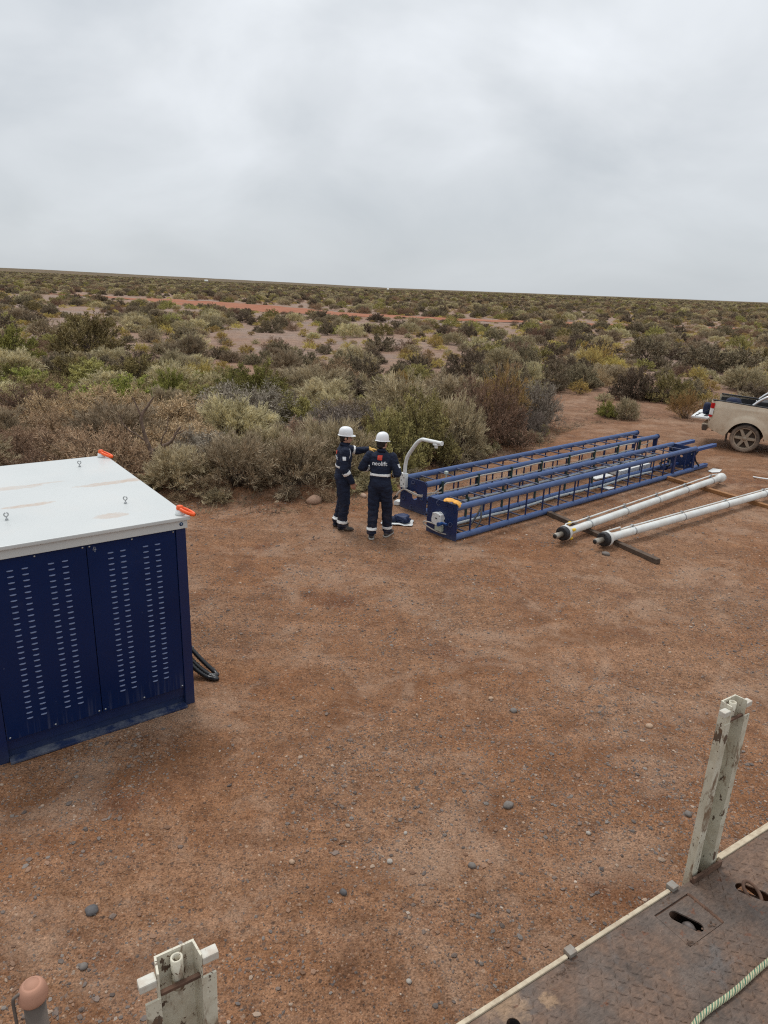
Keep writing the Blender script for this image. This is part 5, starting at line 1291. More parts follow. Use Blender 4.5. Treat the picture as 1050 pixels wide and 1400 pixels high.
def shrub_mesh(seed, shape, n_stem, n_twig, n_leaf, leaf_l, leaf_w, stem_r=0.012):
    """normalised shrub: radius about 1, height about 1 -> (branches mesh, foliage mesh)"""
    g = np.random.default_rng(seed)
    az = g.uniform(0, 2 * np.pi, n_stem)
    if shape == 'tuft': el = np.arccos(g.uniform(0.25, 1.0, n_stem))
    elif shape == 'wisp': el = np.arccos(g.uniform(0.05, 1.0, n_stem) ** 0.8)
    else: el = np.arccos(g.uniform(-0.02, 1.0, n_stem))
    lob_d = unit(g.normal(size=(6, 3)) * [1, 1, 0.6] + [0, 0, 0.3]); lob_a = g.uniform(-0.25, 0.32, 6)
    d = np.stack([np.sin(el) * np.cos(az), np.sin(el) * np.sin(az), np.cos(el)], -1)
    lump_ = 0.94 + np.sum(lob_a * np.clip(d @ lob_d.T, 0, 1) ** 4, 1)
    rad = lump_ * (0.62 + 0.38 * g.uniform(0, 1, n_stem) ** 0.6)
    if shape == 'wisp': rad *= 0.85 + 0.3 * g.uniform(0, 1, n_stem)
    tip = d * rad[:, None]; tip[:, 2] = np.maximum(tip[:, 2], 0.06 + 0.1 * g.uniform(0, 1, n_stem))
    base = np.stack([g.normal(0, 0.10, n_stem), g.normal(0, 0.10, n_stem), np.full(n_stem, -0.05)], -1)
    ctrl = base * 0.5 + tip * [[0.35, 0.35, 0.55]] + g.normal(0, 0.06, (n_stem, 3))
    if shape == 'wisp' or shape == 'tuft': ctrl = tip * [[0.30, 0.30, 0.62]] + base * 0.6 + g.normal(0, 0.05, (n_stem, 3))
    def bez(t): t = np.asarray(t)[..., None]; return (1 - t) ** 2, 2 * t * (1 - t), t ** 2
    # stems: three-sided tapering tubes
    K = 5; ts = np.linspace(0, 1, K); a, b, c = bez(ts)
    P = a[None] * base[:, None] + b[None] * ctrl[:, None] + c[None] * tip[:, None]
    dirs = unit(np.gradient(P, axis=1)); side = unit(np.cross(dirs, g.normal(size=(n_stem, 1, 3)))); s2 = np.cross(dirs, side)
    rr = (stem_r * np.linspace(1, 0.25, K) * (0.7 + 0.6 * g.uniform(0, 1, (n_stem, 1))))[..., None]
    ring = np.stack([P + rr * (side * math.cos(q) + s2 * math.sin(q)) for q in (0, 2.094, 4.189)], 2)   # n,K,3,3
    BV = ring.reshape(-1, 3); BF = []
    ix = np.arange(n_stem * K * 3).reshape(n_stem, K, 3)
    for k in range(3): BF.append(np.stack([ix[:, :-1, k], ix[:, :-1, (k + 1) % 3], ix[:, 1:, (k + 1) % 3], ix[:, 1:, k]], -1).reshape(-1, 4))
    # twigs
    st = np.repeat(np.arange(n_stem), n_twig); nt = len(st)
    t0 = 1 - (0.62 if shape == 'twig' else 0.45) * g.uniform(0, 1, nt) ** 1.5; a, b, c = bez(t0); o = a * base[st] + b * ctrl[st] + c * tip[st]
    sd_ = unit(tip[st] - ctrl[st]); out = unit(o * [1, 1, 0.8] + [0, 0, 0.15])
    td = unit(sd_ * (0.9 if shape != 'twig' else 0.5) + out * 0.5 + g.normal(0, 0.55 if shape != 'twig' else 0.8, (nt, 3)) + [0, 0, 0.25])
    tl = g.uniform(0.07, 0.20, nt) * (1.35 if shape in ('wisp', 'tuft') else 1.0)
    e_ = o + td * tl[:, None]; low = e_[:, 2] < 0.02; e_[low, 2] = 0.02 + 0.05 * g.uniform(0, 1, low.sum())
    w = unit(np.cross(td, g.normal(size=(nt, 3)))) * (stem_r * 0.28)
    TV = np.stack([o - w, o + w, e_ + w * 0.4, e_ - w * 0.4], 1).reshape(-1, 3)
    TF = (np.arange(nt * 4).reshape(nt, 4)) + len(BV)
    BVall = np.concatenate([BV, TV]); BFall = np.concatenate(BF + [TF])
    br = npmesh('branches', BVall, BFall, [M_TWIG], smooth=False)
    # leaves along the twigs
    li = np.repeat(np.arange(nt), n_leaf); nl = len(li)
    u = (1.08 - 0.75 * g.uniform(0, 1, nl) ** 1.6)[:, None]
    p = o[li] * (1 - u) + e_[li] * u + g.normal(0, 0.018, (nl, 3))
    ld = unit(td[li] * (1.9 if shape in ('wisp', 'tuft') else 0.7) + g.normal(0, 0.6, (nl, 3)) + [0, 0, 0.2])
    lw_ = unit(np.cross(ld, g.normal(size=(nl, 3))))
    L = (leaf_l * g.uniform(0.6, 1.4, nl))[:, None]; Wd = (leaf_w * g.uniform(0.7, 1.3, nl))[:, None]
    LV = np.stack([p, p + ld * L * 0.5 + lw_ * Wd * 0.5, p + ld * L, p + ld * L * 0.5 - lw_ * Wd * 0.5], 1)
    LV[..., 2] = np.maximum(LV[..., 2], 0.0)
    ttint = np.clip(0.5 * g.uniform(0, 1, n_stem)[st] + 0.5 * g.uniform(0, 1, nt), 0, 1); tint = np.clip(0.6 * ttint[li] + 0.4 * g.uniform(0, 1, nl), 0, 1); tint = np.clip((tint - 0.5) * 1.6 + 0.56, 0, 1)
    col = np.repeat(np.stack([tint, g.uniform(0, 1, nl), tint], -1), 4, axis=0)
    fo = npmesh('foliage', LV.reshape(-1, 3), np.arange(nl * 4).reshape(nl, 4), [M_TWIG], col=col)
    return br, fo

SH = {}
for k in range(4):
    SH[('wisp', 0, k)] = shrub_mesh(100 + k, 'wisp', 105, 11, 16, 0.105, 0.0105, 0.010)
    SH[('dome', 0, k)] = shrub_mesh(120 + k, 'dome', 100, 11, 18, 0.048, 0.0195, 0.012)
for k in range(3):
    SH[('twig', 0, k)] = shrub_mesh(140 + k, 'twig', 85, 18, 9, 0.078, 0.0105, 0.013)
    SH[('tuft', 0, k)] = shrub_mesh(160 + k, 'tuft', 80, 8, 9, 0.10, 0.0120, 0.008)
for k in range(3):
    SH[('wisp', 1, k)] = shrub_mesh(200 + k, 'wisp', 70, 7, 9, 0.10, 0.024, 0.012)
    SH[('dome', 1, k)] = shrub_mesh(220 + k, 'dome', 80, 7, 11, 0.070, 0.034, 0.014)
    SH[('twig', 1, k)] = shrub_mesh(240 + k, 'twig', 70, 10, 4, 0.085, 0.026, 0.015)
    SH[('tuft', 1, k)] = shrub_mesh(260 + k, 'tuft', 60, 6, 8, 0.12, 0.026, 0.010)
NVAR = {('wisp', 0): 4, ('dome', 0): 4, ('twig', 0): 3, ('tuft', 0): 3, ('wisp', 1): 3, ('dome', 1): 3, ('twig', 1): 3, ('tuft', 1): 3}

KIND = {  # look, shape, dark, light leaf colour
    'wispy': ('grey green wispy shrub', 'wisp', (0.15, 0.115, 0.062), (0.7, 0.58, 0.37)),
    'tan': ('tan dry twiggy shrub', 'twig', (0.155, 0.1, 0.057), (0.68, 0.475, 0.3)),
    'olive': ('olive green leafy shrub', 'dome', (0.072, 0.062, 0.022), (0.5, 0.425, 0.17)),
    'green': ('fresh green leafy shrub', 'dome', (0.08, 0.088, 0.02), (0.42, 0.4, 0.11)),
    'dark': ('dark grey green rounded shrub', 'dome', (0.048, 0.038, 0.024), (0.35, 0.275, 0.18)),
    'grey': ('ash grey half bare shrub', 'twig', (0.11, 0.09, 0.07), (0.47, 0.4, 0.32)),
    'yellow': ('yellow flowering low shrub', 'tuft', (0.22, 0.165, 0.05), (0.7, 0.54, 0.2)),
    'ochre': ('ochre domed shrub', 'tuft', (0.16, 0.1, 0.033), (0.6, 0.42, 0.16)),
    'brown': ('brown bare twiggy shrub', 'twig', (0.11, 0.068, 0.042), (0.46, 0.31, 0.19)),
    'pale': ('pale sage green shrub', 'wisp', (0.15, 0.125, 0.07), (0.64, 0.54, 0.34)),
}
for k, v in KIND.items():
    KIND[k] = v + (leaf_material(k + '_leaves', v[2], v[3]),)

_proto = {}
def make_shrub(name, kind, x, y, r, h, rz, label, group, lod):
    look, shape, _, _, mat = KIND[kind]
    var = random.randrange(NVAR[(shape, lod)])
    root = thing(name, label, 'shrub', (x, y, float(ground_z(x, y)) - 0.02), rz, group)
    root.scale = (r, r * random.uniform(0.85, 1.15), h)
    key = (kind, shape, lod, var)
    if key not in _proto:
        b, f = SH[(shape, lod, var)]
        ob = link('branches', b, root); of = link('foliage', f, root)
        of.material_slots[0].link = 'OBJECT'; of.material_slots[0].material = mat
        _proto[key] = (ob, of)
    else:
        for q in _proto[key]:
            c = q.copy(); COL.objects.link(c); c.parent = root
    return root

# (kind, x, y, radius, height, label)
PROM = [
    ('ochre', 10.43, 24.42, 0.66, 0.96, 'ochre domed shrub just left of the lowered pickup tailgate'),
    ('green', 7.55, 23.9, 0.42, 0.62, 'small bright green shrub on bare dirt left of the ochre domed shrub'),
    ('pale', 8.15, 23.75, 0.45, 0.70, 'small pale yellowish shrub touching the bright green one'),
    ('dark', 9.75, 27.8, 1.15, 1.24, 'wide dark green shrub behind the ochre domed shrub, left half'),
    ('olive', 11.0, 27.5, 1.0, 1.1, 'wide dark olive shrub behind the ochre domed shrub, right half'),
    ('dark', 8.36, 30.14, 0.98, 1.20, 'dark rounded shrub above the forked end of the near mast'),
    ('yellow', 10.9, 38.6, 1.0, 1.12, 'tallest yellow shrub in the patch on the right half of the plain'),
    ('yellow', 12.2, 38.3, 0.75, 0.85, 'low yellow shrub at the right end of the yellow patch'),
    ('ochre', 11.9, 40.2, 1.3, 1.15, 'olive yellow shrub behind the yellow patch'),
    ('dark', 16.64, 45.79, 1.56, 1.6, 'large dark shrub above and right of the yellow patch'),
    ('dark', 18.3, 41.17, 1.5, 1.56, 'very dark broad shrub on the plain near the right edge'),
    ('dark', 20.2, 41.6, 1.3, 1.45, 'dark shrub at the right edge beside the very dark broad one'),
    ('yellow', 15.5, 35.64, 0.6, 0.58, 'small yellow tuft left of the very dark broad shrub'),
    ('pale', 16.2, 32.3, 0.95, 1.05, 'pale olive shrub directly above the pickup cab end'),
    ('yellow', 17.6, 32.9, 0.8, 0.95, 'pale yellow shrub at the right edge above the pickup'),
    ('dark', 12.63, 29.56, 0.93, 0.85, 'low dark shrub just above the ochre domed shrub'),
    ('dark', 14.12, 48.75, 1.15, 1.26, 'dark rounded shrub above the yellow patch'),
    ('dark', 12.03, 48.43, 0.9, 1.06, 'smaller dark shrub left of the one above the yellow patch'),
    ('olive', 9.68, 44.99, 0.97, 0.99, 'low olive shrub left of the two dark shrubs above the yellow patch'),
    ('dark', 3.6, 32.92, 1.13, 1.40, 'dark upright shrub standing out at the centre right of the plain'),
    ('pale', 6.09, 38.37, 1.0, 1.08, 'pale sage shrub behind the dark upright one at centre right'),
    ('brown', 2.75, 18.75, 1.25, 1.85, 'large brown bare twiggy shrub behind the middle of the masts'),
    ('grey', 4.6, 21.3, 0.85, 1.55, 'ash grey half bare shrub right of the large brown one'),
    ('ochre', 3.3, 20.6, 0.95, 1.75, 'olive yellow tall shrub above the large brown twiggy one'),
    ('dark', 3.9, 22.6, 1.0, 1.75, 'dark tall shrub between the brown and the ash grey one'),
    ('grey', 4.1, 19.9, 0.55, 0.8, 'small ash grey shrub at the foot of the larger grey one'),
    ('olive', 0.75, 16.1, 1.05, 1.62, 'olive shrub right behind the curved white arm'),
    ('wispy', 1.7, 17.3, 0.8, 1.4, 'grey green wispy shrub just right of the curved white arm'),
    ('brown', 1.78, 24.29, 0.9, 1.26, 'brown twiggy shrub in the gap above the curved white arm'),
    ('pale', 5.5, 27.76, 0.9, 1.2, 'pale sage shrub behind the ash grey one'),
    ('dark', 6.6, 29.2, 1.0, 1.25, 'dark shrub right of the pale sage one behind the masts'),
    ('ochre', 0.42, 29.52, 0.62, 0.80, 'orange brown shrub above the worker with his back turned'),
    ('olive', -15.0, 35.4, 2.0, 2.1, 'largest olive shrub rising at the back of the thicket on the left'),
    ('green', -17.18, 31.86, 1.5, 1.6, 'fresh green shrub at the left edge'),
    ('green', -7.2, 22.9, 0.8, 1.25, 'fresh green shrub in the thicket above the dead trunk'),
    ('wispy', -3.0, 13.6, 0.95, 1.05, 'grey green wispy shrub in front, nearest the cabinet corner'),
    ('wispy', -1.9, 13.75, 0.95, 1.0, 'broad grey green wispy shrub in front, left of the pointing worker'),
    ('wispy', -1.05, 14.6, 0.85, 1.25, 'grey green wispy shrub just behind the pointing worker'),
    ('olive', 0.05, 15.0, 0.85, 1.35, 'olive shrub directly behind the worker with his back turned'),
]
placed = [(p[1], p[2], p[3]) for p in PROM]
for kind, x, y, r, h, lab in PROM:
    make_shrub('shrub', kind, x, y, r, h, random.uniform(0, 6.28), lab, 'shrubs of the scrub plain', 0 if math.hypot(x, y) < 42 else 1)

def try_place(x, y, r, gap):
    for (a, b, c) in placed:
        if (a - x) ** 2 + (b - y) ** 2 < (gap * (c + r)) ** 2: return False
    placed.append((x, y, r)); return True
def in_view(x, y, m=1.2): return abs(x) < 0.575 * y + m
TR = (-4.81, 14.03)
rs = random.Random(11)
fill = []
# dense thicket behind the cabinet and the workers
for _ in range(9000):
    y = rs.uniform(12.3, 29); x = rs.uniform(-0.6 * y - 1.5, 3.2)
    e0 = float(edge_y(x))
    if y < e0 + 0.75 or not in_view(x, y): continue
    if y > 21 + 0.3 * abs(x) and rs.random() < 0.75: continue
    if x > 0.5 and y > 24: continue
    if math.hypot(x - TR[0], y - TR[1]) < 0.9: continue
    dep = y - e0
    r = rs.uniform(0.65, 1.2) if dep < 4 else rs.uniform(0.75, 1.6)
    if dep < 1.2: r *= 0.8
    if not try_place(x, y, r, 0.60): continue
    if dep < 8.5 and x < -4.2 + rs.uniform(-1, 1): kind = rs.choice(['tan', 'tan', 'tan', 'brown', 'wispy'])
    elif dep < 8: kind = rs.choice(['wispy', 'wispy', 'wispy', 'tan', 'grey', 'olive'])
    elif dep < 15: kind = rs.choice(['olive', 'olive', 'green', 'wispy', 'brown'] if x < -4 else ['olive', 'olive', 'wispy', 'wispy', 'brown', 'dark'])
    else: kind = rs.choice(['olive', 'dark', 'dark', 'pale', 'brown', 'yellow'])
    h = r * rs.uniform(0.75, 1.05)
    if dep < 3: h = r * rs.uniform(0.8, 1.1)
    fill.append((kind, x, y, r, min(h, 1.5), 'thicket', dep))
n_th = len(fill)
# open plain
def bare(x, y): return 0.75 * vnoise(x * 0.24, y * 0.11, 21) + 0.55 * vnoise(x * 0.55, y * 0.3, 22)
for _ in range(26000):
    if len(fill) + len(PROM) >= 272: break
    y = 20 + 34 * rs.random() ** 0.8; x = rs.uniform(-0.6 * y - 1, 0.6 * y + 2)
    if y < float(edge_y(x)) + 1.0 or not in_view(x, y): continue
    if x < 3.2 and y < 29 and not (x > 0.5 and y > 24): continue
    if x > 3 and y < 26 and rs.random() < 0.8: continue
    if abs(x - 9) < 4 and y < 27: continue
    if float(bare(x, y)) > 0.18: continue
    r = rs.choice([rs.uniform(0.4, 0.7), rs.uniform(0.6, 0.95), rs.uniform(0.8, 1.25)])
    if not try_place(x, y, r, 0.92): continue
    kind = rs.choice(['dark', 'dark', 'dark', 'olive', 'olive', 'pale', 'wispy', 'brown', 'yellow' if r < 0.8 else 'dark', 'ochre' if r < 0.7 else 'wispy'])
    fill.append((kind, x, y, r, r * rs.uniform(0.8, 1.08), 'plain', 0))
# low scrub straggling out along the edge
for _ in range(400):
    if sum(1 for q in fill if q[5] == 'fringe') >= 26: break
    x = rs.uniform(-6.5, 4.8); y = float(edge_y(x)) + rs.uniform(0.05, 0.9)
    if math.hypot(x - TR[0], y - TR[1]) < 0.5: continue
    r = rs.uniform(0.2, 0.42)
    if not try_place(x, y, r, 0.5): continue
    fill.append((rs.choice(['wispy', 'tan', 'pale', 'olive']), x, y, r, r * rs.uniform(0.7, 1.1), 'fringe', 0))
ORD = ['leftmost', 'second', 'third', 'fourth', 'fifth', 'sixth', 'seventh', 'eighth', 'ninth', 'tenth', 'eleventh', 'twelfth', 'thirteenth', 'fourteenth']
front = sorted([f for f in fill if f[5] == 'thicket' and f[6] < 1.9 and abs(f[1]) < 0.55 * f[2]], key=lambda f: f[1] / f[2])
front_lab = {}
for i, f in enumerate(front):
    if i < len(ORD): front_lab[id(f)] = '%s, %s along the front row of the thicket' % (KIND[f[0]][0], ORD[i] if i == 0 else ORD[i] + ' from the left')
for f in fill:
    kind, x, y, r, h, zone, dep = f
    look = KIND[kind][0]
    if id(f) in front_lab: lab, grp = front_lab[id(f)], 'front row of the thicket'
    elif zone == 'thicket':
        place = 'inside the dense thicket behind the cabinet' if x < -3.2 else 'inside the dense thicket behind the workers'
        if dep > 9: place = 'at the back of the dense thicket on the left' if x < -3.2 else 'at the back of the dense thicket near the centre'
        lab = look + ' ' + place; grp = lab + ' group'
    elif zone == 'fringe':
        lab = 'low ' + look + (' at the clearing edge behind the cabinet' if x < -2.2 else ' at the clearing edge behind the workers'); grp = lab + ' group'
    else:
        place = 'on the open plain at the left' if x < -6 else ('on the open plain at the centre' if x < 6 else 'on the open plain at the right')
        lab = look + ' ' + place; grp = lab + ' group'
    make_shrub('shrub', kind, x, y, r, h, rs.uniform(0, 6.28), lab, grp, 0 if math.hypot(x, y) < 42 else 1)
print('shrubs', len(PROM), n_th, len(fill))

# small yellow tussocks between the shrubs
nt_ = 0
for _ in range(9000):
    if nt_ >= 170: break
    y = 16 + 42 * rs.random(); x = rs.uniform(-0.6 * y, 0.6 * y)
    if y < float(edge_y(x)) + 0.5 or (x < 3 and y < 30) or (abs(x - 9) < 4 and y < 25.5): continue
    r = rs.uniform(0.25, 0.5)
    if not try_place(x, y, r, 0.8): continue
    k = rs.choice(['yellow', 'yellow', 'ochre', 'pale'])
    side = 'left' if x < -5 else ('centre' if x < 7 else 'right')
    lab = {'yellow': 'small yellow tussock', 'ochre': 'small ochre tussock', 'pale': 'small pale sage tussock'}[k] + ' among the shrubs at the ' + side
    o = make_shrub('grass_tussock', k, x, y, r, r * rs.uniform(0.8, 1.1), rs.uniform(0, 6.28), lab, lab + ' group', 1); o['category'] = 'tussock'; nt_ += 1

# dead forked trunk in front of the thicket
tr = thing('dead_trunk', 'crooked dead shrub trunk forking above the cabinet roof corner', 'trunk', (TR[0], TR[1], float(ground_z(*TR))), 0)
def limb(P, r0, r1, nm):
    q = smooth_path(P, 6); n = len(q)
    q = [p + Vector((mnoise.noise(p * 7) * 0.02, mnoise.noise(p * 7 + Vector((5, 0, 0))) * 0.02, 0)) for p in q]
    return MB().tube(q, [(r0 + (r1 - r0) * i / (n - 1)) * (1 + 0.25 * mnoise.noise(p * 11)) for i, p in enumerate(q)], 9).build(nm, M_BARK, tr)
limb([(0.02, 0, -0.05), (0, 0, 0.15), (-0.05, 0.02, 0.43), (0.0, 0.05, 0.55)], 0.075, 0.055, 'trunk')
limb([(-0.04, 0.02, 0.42), (-0.12, 0.05, 0.62), (-0.21, 0.08, 0.89), (-0.25, 0.1, 1.2), (-0.12, 0.14, 1.42), (0.02, 0.16, 1.62)], 0.05, 0.014, 'limb')
limb([(-0.24, 0.1, 1.16), (-0.3, 0.1, 1.35), (-0.40, 0.08, 1.62)], 0.026, 0.01, 'limb')
limb([(0.0, 0.04, 0.53), (0.16, 0.05, 0.62), (0.33, 0.06, 0.70), (0.45, 0.05, 0.88), (0.56, 0.06, 1.04)], 0.045, 0.018, 'limb')
limb([(0.12, 0.04, 0.60), (0.2, -0.02, 0.8), (0.30, -0.02, 1.0), (0.33, 0, 1.25)], 0.02, 0.007, 'limb')
limb([(0.44, 0.05, 0.86), (0.5, 0.02, 0.9), (0.68, 0.02, 1.0)], 0.02, 0.008, 'limb')
limb([(-0.15, 0.06, 0.7), (-0.35, 0.02, 0.85), (-0.55, 0.0, 1.0), (-0.7, 0.02, 1.3)], 0.02, 0.006, 'limb')

# shrubs of the far plain: past counting, one object (points that carry shrub instances)
SCR = ['dark', 'olive', 'pale', 'yellow', 'brown', 'wispy']
road_y = lambda x: np.interp(x, rc[:, 0], rc[:, 1])
def far_points(seed, cell, r0, r1, skip, thr, tufts=False):
    """jittered grid over the wedge in view"""
    g = np.random.default_rng(seed)
    X, Y = np.meshgrid(np.arange(-0.60 * r1, 0.60 * r1, cell), np.arange(r0, r1, cell)); n = X.size
    x = X.ravel() + g.uniform(-0.45, 0.45, n) * cell; y = Y.ravel() + g.uniform(-0.45, 0.45, n) * cell
    ok = (np.abs(x) < 0.60 * y + 2) & (bare(x, y) < thr) & (g.uniform(0, 1, n) < (0.34 if tufts else 0.82))
    x, y = x[ok], y[ok]; n = len(x)
    dr = np.min(np.hypot(x[:, None] - rc[None, ::3, 0], y[:, None] - rc[None, ::3, 1]) - wid[None, ::3], axis=1)
    before = road_y(x) - y; open_ = (before > 0) & (before < 18 + 16 * vnoise(x * 0.05, x * 0, 71))         # thin low scrub on the near side of the road
    ok = (dr > 0.2) & (~open_ | (g.uniform(0, 1, n) < 0.7))
    if skip:
        pl = np.array(placed); dd = np.min(np.hypot(x[:, None] - pl[None, :, 0], y[:, None] - pl[None, :, 1]) - pl[None, :, 2], axis=1); ok &= dd > 0.55
    x, y, open_ = x[ok], y[ok], open_[ok]; n = len(x); D = np.hypot(x, y)
    kind = np.full(n, 3) if tufts else g.choice(6, n, p=[0.40, 0.14, 0.12, 0.06, 0.16, 0.12])
    Rr = g.uniform(0.45, 1.2, n) * np.interp(D, [60, 300, 1200], [1.0, 1.35, 2.6]); Hh = Rr * g.uniform(0.75, 1.05, n) * np.interp(D, [300, 1200], [1, 0.6])
    sm = kind == 3; Rr[sm] *= 0.5; Hh[sm] *= 0.42
    Rr[open_] *= 0.8; Hh[open_] *= 0.55
    return np.stack([x, y, ground_z(x, y)], -1), kind, np.stack([Rr, Rr * g.uniform(0.85, 1.15, n), Hh], -1), g.uniform(0, 6.28, n)
fs = [far_points(301, 2.25, 30, 115, True, 0.30), far_points(311, 1.7, 30, 115, True, 0.6, True), far_points(302, 3.3, 115, 380, False, 0.38), far_points(312, 3.6, 115, 380, False, 0.6, True), far_points(303, 7.5, 380, 1700, False, 0.6)]
PV = np.concatenate([q[0] for q in fs]); PK = np.concatenate([q[1] for q in fs]); PS = np.concatenate([q[2] for q in fs]); PRz = np.concatenate([q[3] for q in fs])
pm = bpy.data.meshes.new('distant_scrub'); pm.vertices.add(len(PV)); pm.vertices.foreach_set('co', PV.astype(np.float32).ravel())
for nm, ty, arr in (('plant', 'INT', PK.astype(np.int32)), ('size', 'FLOAT_VECTOR', PS.astype(np.float32).ravel()), ('turn', 'FLOAT_VECTOR', np.stack([PRz * 0, PRz * 0, PRz], -1).astype(np.float32).ravel())):
    at = pm.attributes.new(nm, ty, 'POINT'); at.data.foreach_set('value' if ty == 'INT' else 'vector', arr)
pm.update()
far_o = link('distant_scrub', pm)
tag(far_o, 'low grey green scrub covering the far plain to the horizon', 'scrub', None, 'stuff')
ng = bpy.data.node_groups.new('scrub_instances', 'GeometryNodeTree')
ng.interface.new_socket('Geometry', in_out='INPUT', socket_type='NodeSocketGeometry'); ng.interface.new_socket('Geometry', in_out='OUTPUT', socket_type='NodeSocketGeometry')
gi, go_ = ng.nodes.new('NodeGroupInput'), ng.nodes.new('NodeGroupOutput'); jn = ng.nodes.new('GeometryNodeJoinGeometry')
def named(nm, ty): q = ng.nodes.new('GeometryNodeInputNamedAttribute'); q.data_type = ty; q.inputs['Name'].default_value = nm; return q.outputs['Attribute']
a_k, a_s, a_t = named('plant', 'INT'), named('size', 'FLOAT_VECTOR'), named('turn', 'FLOAT_VECTOR')
for k, kd in enumerate(SCR):
    key = next((q for q in _proto if q[0] == kd and q[2] == (0 if kd != 'yellow' else 1)), None) or next(q for q in _proto if q[0] == kd)
    cm = ng.nodes.new('FunctionNodeCompare'); cm.data_type = 'INT'; cm.operation = 'EQUAL'; ng.links.new(a_k, cm.inputs[2]); cm.inputs[3].default_value = k
    oi = ng.nodes.new('GeometryNodeObjectInfo'); oi.inputs['Object'].default_value = _proto[key][1]; oi.transform_space = 'ORIGINAL'
    sm_ = ng.nodes.new('GeometryNodeSetMaterial'); sm_.inputs['Material'].default_value = KIND[kd][4]; ng.links.new(oi.outputs['Geometry'], sm_.inputs['Geometry'])
    ip = ng.nodes.new('GeometryNodeInstanceOnPoints'); ng.links.new(gi.outputs[0], ip.inputs['Points']); ng.links.new(cm.outputs[0], ip.inputs['Selection'])
    ng.links.new(sm_.outputs[0], ip.inputs['Instance']); ng.links.new(a_s, ip.inputs['Scale'])
    er = ng.nodes.new('FunctionNodeEulerToRotation'); ng.links.new(a_t, er.inputs[0]); ng.links.new(er.outputs[0], ip.inputs['Rotation'])
    ng.links.new(ip.outputs[0], jn.inputs[0])
ng.links.new(jn.outputs[0], go_.inputs[0])
far_o.modifiers.new('scrub', 'NODES').node_group = ng
t = NT('dry_litter_tint'); a_ = t.new('ShaderNodeAttribute'); a_.attribute_name = 'tint'; t.set(a_.outputs['Color'], 0.9, 0, 0.1)

# litter of twigs, dry grass and low weeds along the edge of the clearing
g = np.random.default_rng(77)
n = 9000
x = g.uniform(-9, 9.5, n); off = g.gamma(1.6, 0.45, n) - 0.75; y = edge_y(x) + off
keep = g.uniform(0, 1, n) < (0.35 + 0.65 * (vnoise(x * 1.1, y * 1.1, 31) > 0.0)); x, y = x[keep], y[keep]; n = len(x)
an = g.uniform(0, 6.28, n); up_ = g.uniform(0, 1, n) ** 3; ln = g.uniform(0.04, 0.22, n)
d = np.stack([np.cos(an), np.sin(an), up_ * 1.2], -1); d = unit(d); w = np.stack([-np.sin(an), np.cos(an), np.zeros(n)], -1) * g.uniform(0.002, 0.007, n)[:, None]
o0 = np.stack([x, y, ground_z(x, y) + 0.006], -1); e1 = o0 + d * ln[:, None]
LV = np.stack([o0 - w, o0 + w, e1 + w * 0.3, e1 - w * 0.3], 1).reshape(-1, 3)
pal = np.array([(0.10, 0.07, 0.05), (0.17, 0.12, 0.08), (0.26, 0.19, 0.12), (0.15, 0.14, 0.08), (0.05, 0.038, 0.03)])
LC = np.repeat(pal[g.integers(0, 5, n)], 4, axis=0)
tag(link('dry_litter', npmesh('dry_litter', LV, np.arange(len(LV)).reshape(-1, 4), [t.mat], col=LC)), 'dry twigs and grass strewn along the edge of the clearing', 'litter', None, 'stuff')

# ================================================================== gravel and stones
g = np.random.default_rng(55)
ico_v = None
def ico():
    bm = bmesh.new(); bmesh.ops.create_icosphere(bm, subdivisions=1, radius=1); v = np.array([q.co[:] for q in bm.verts]); bm.verts.index_update()
    f = np.array([[q.index for q in fa.verts] for fa in bm.faces]); bm.free(); return v, f
octv = np.array([(1, 0, 0), (-1, 0, 0), (0, 1, 0), (0, -1, 0), (0, 0, 1), (0, 0, -1)], float)
octf = np.array([(0, 2, 4), (2, 1, 4), (1, 3, 4), (3, 0, 4), (2, 0, 5), (1, 2, 5), (3, 1, 5), (0, 3, 5)])
PAL = np.array([(0.20, 0.108, 0.065), (0.26, 0.15, 0.095), (0.16, 0.122, 0.103), (0.12, 0.104, 0.097), (0.185, 0.165, 0.15), (0.34, 0.25, 0.185), (0.46, 0.38, 0.31), (0.075, 0.062, 0.058)])
PP = [0.22, 0.16, 0.19, 0.17, 0.09, 0.085, 0.012, 0.073]
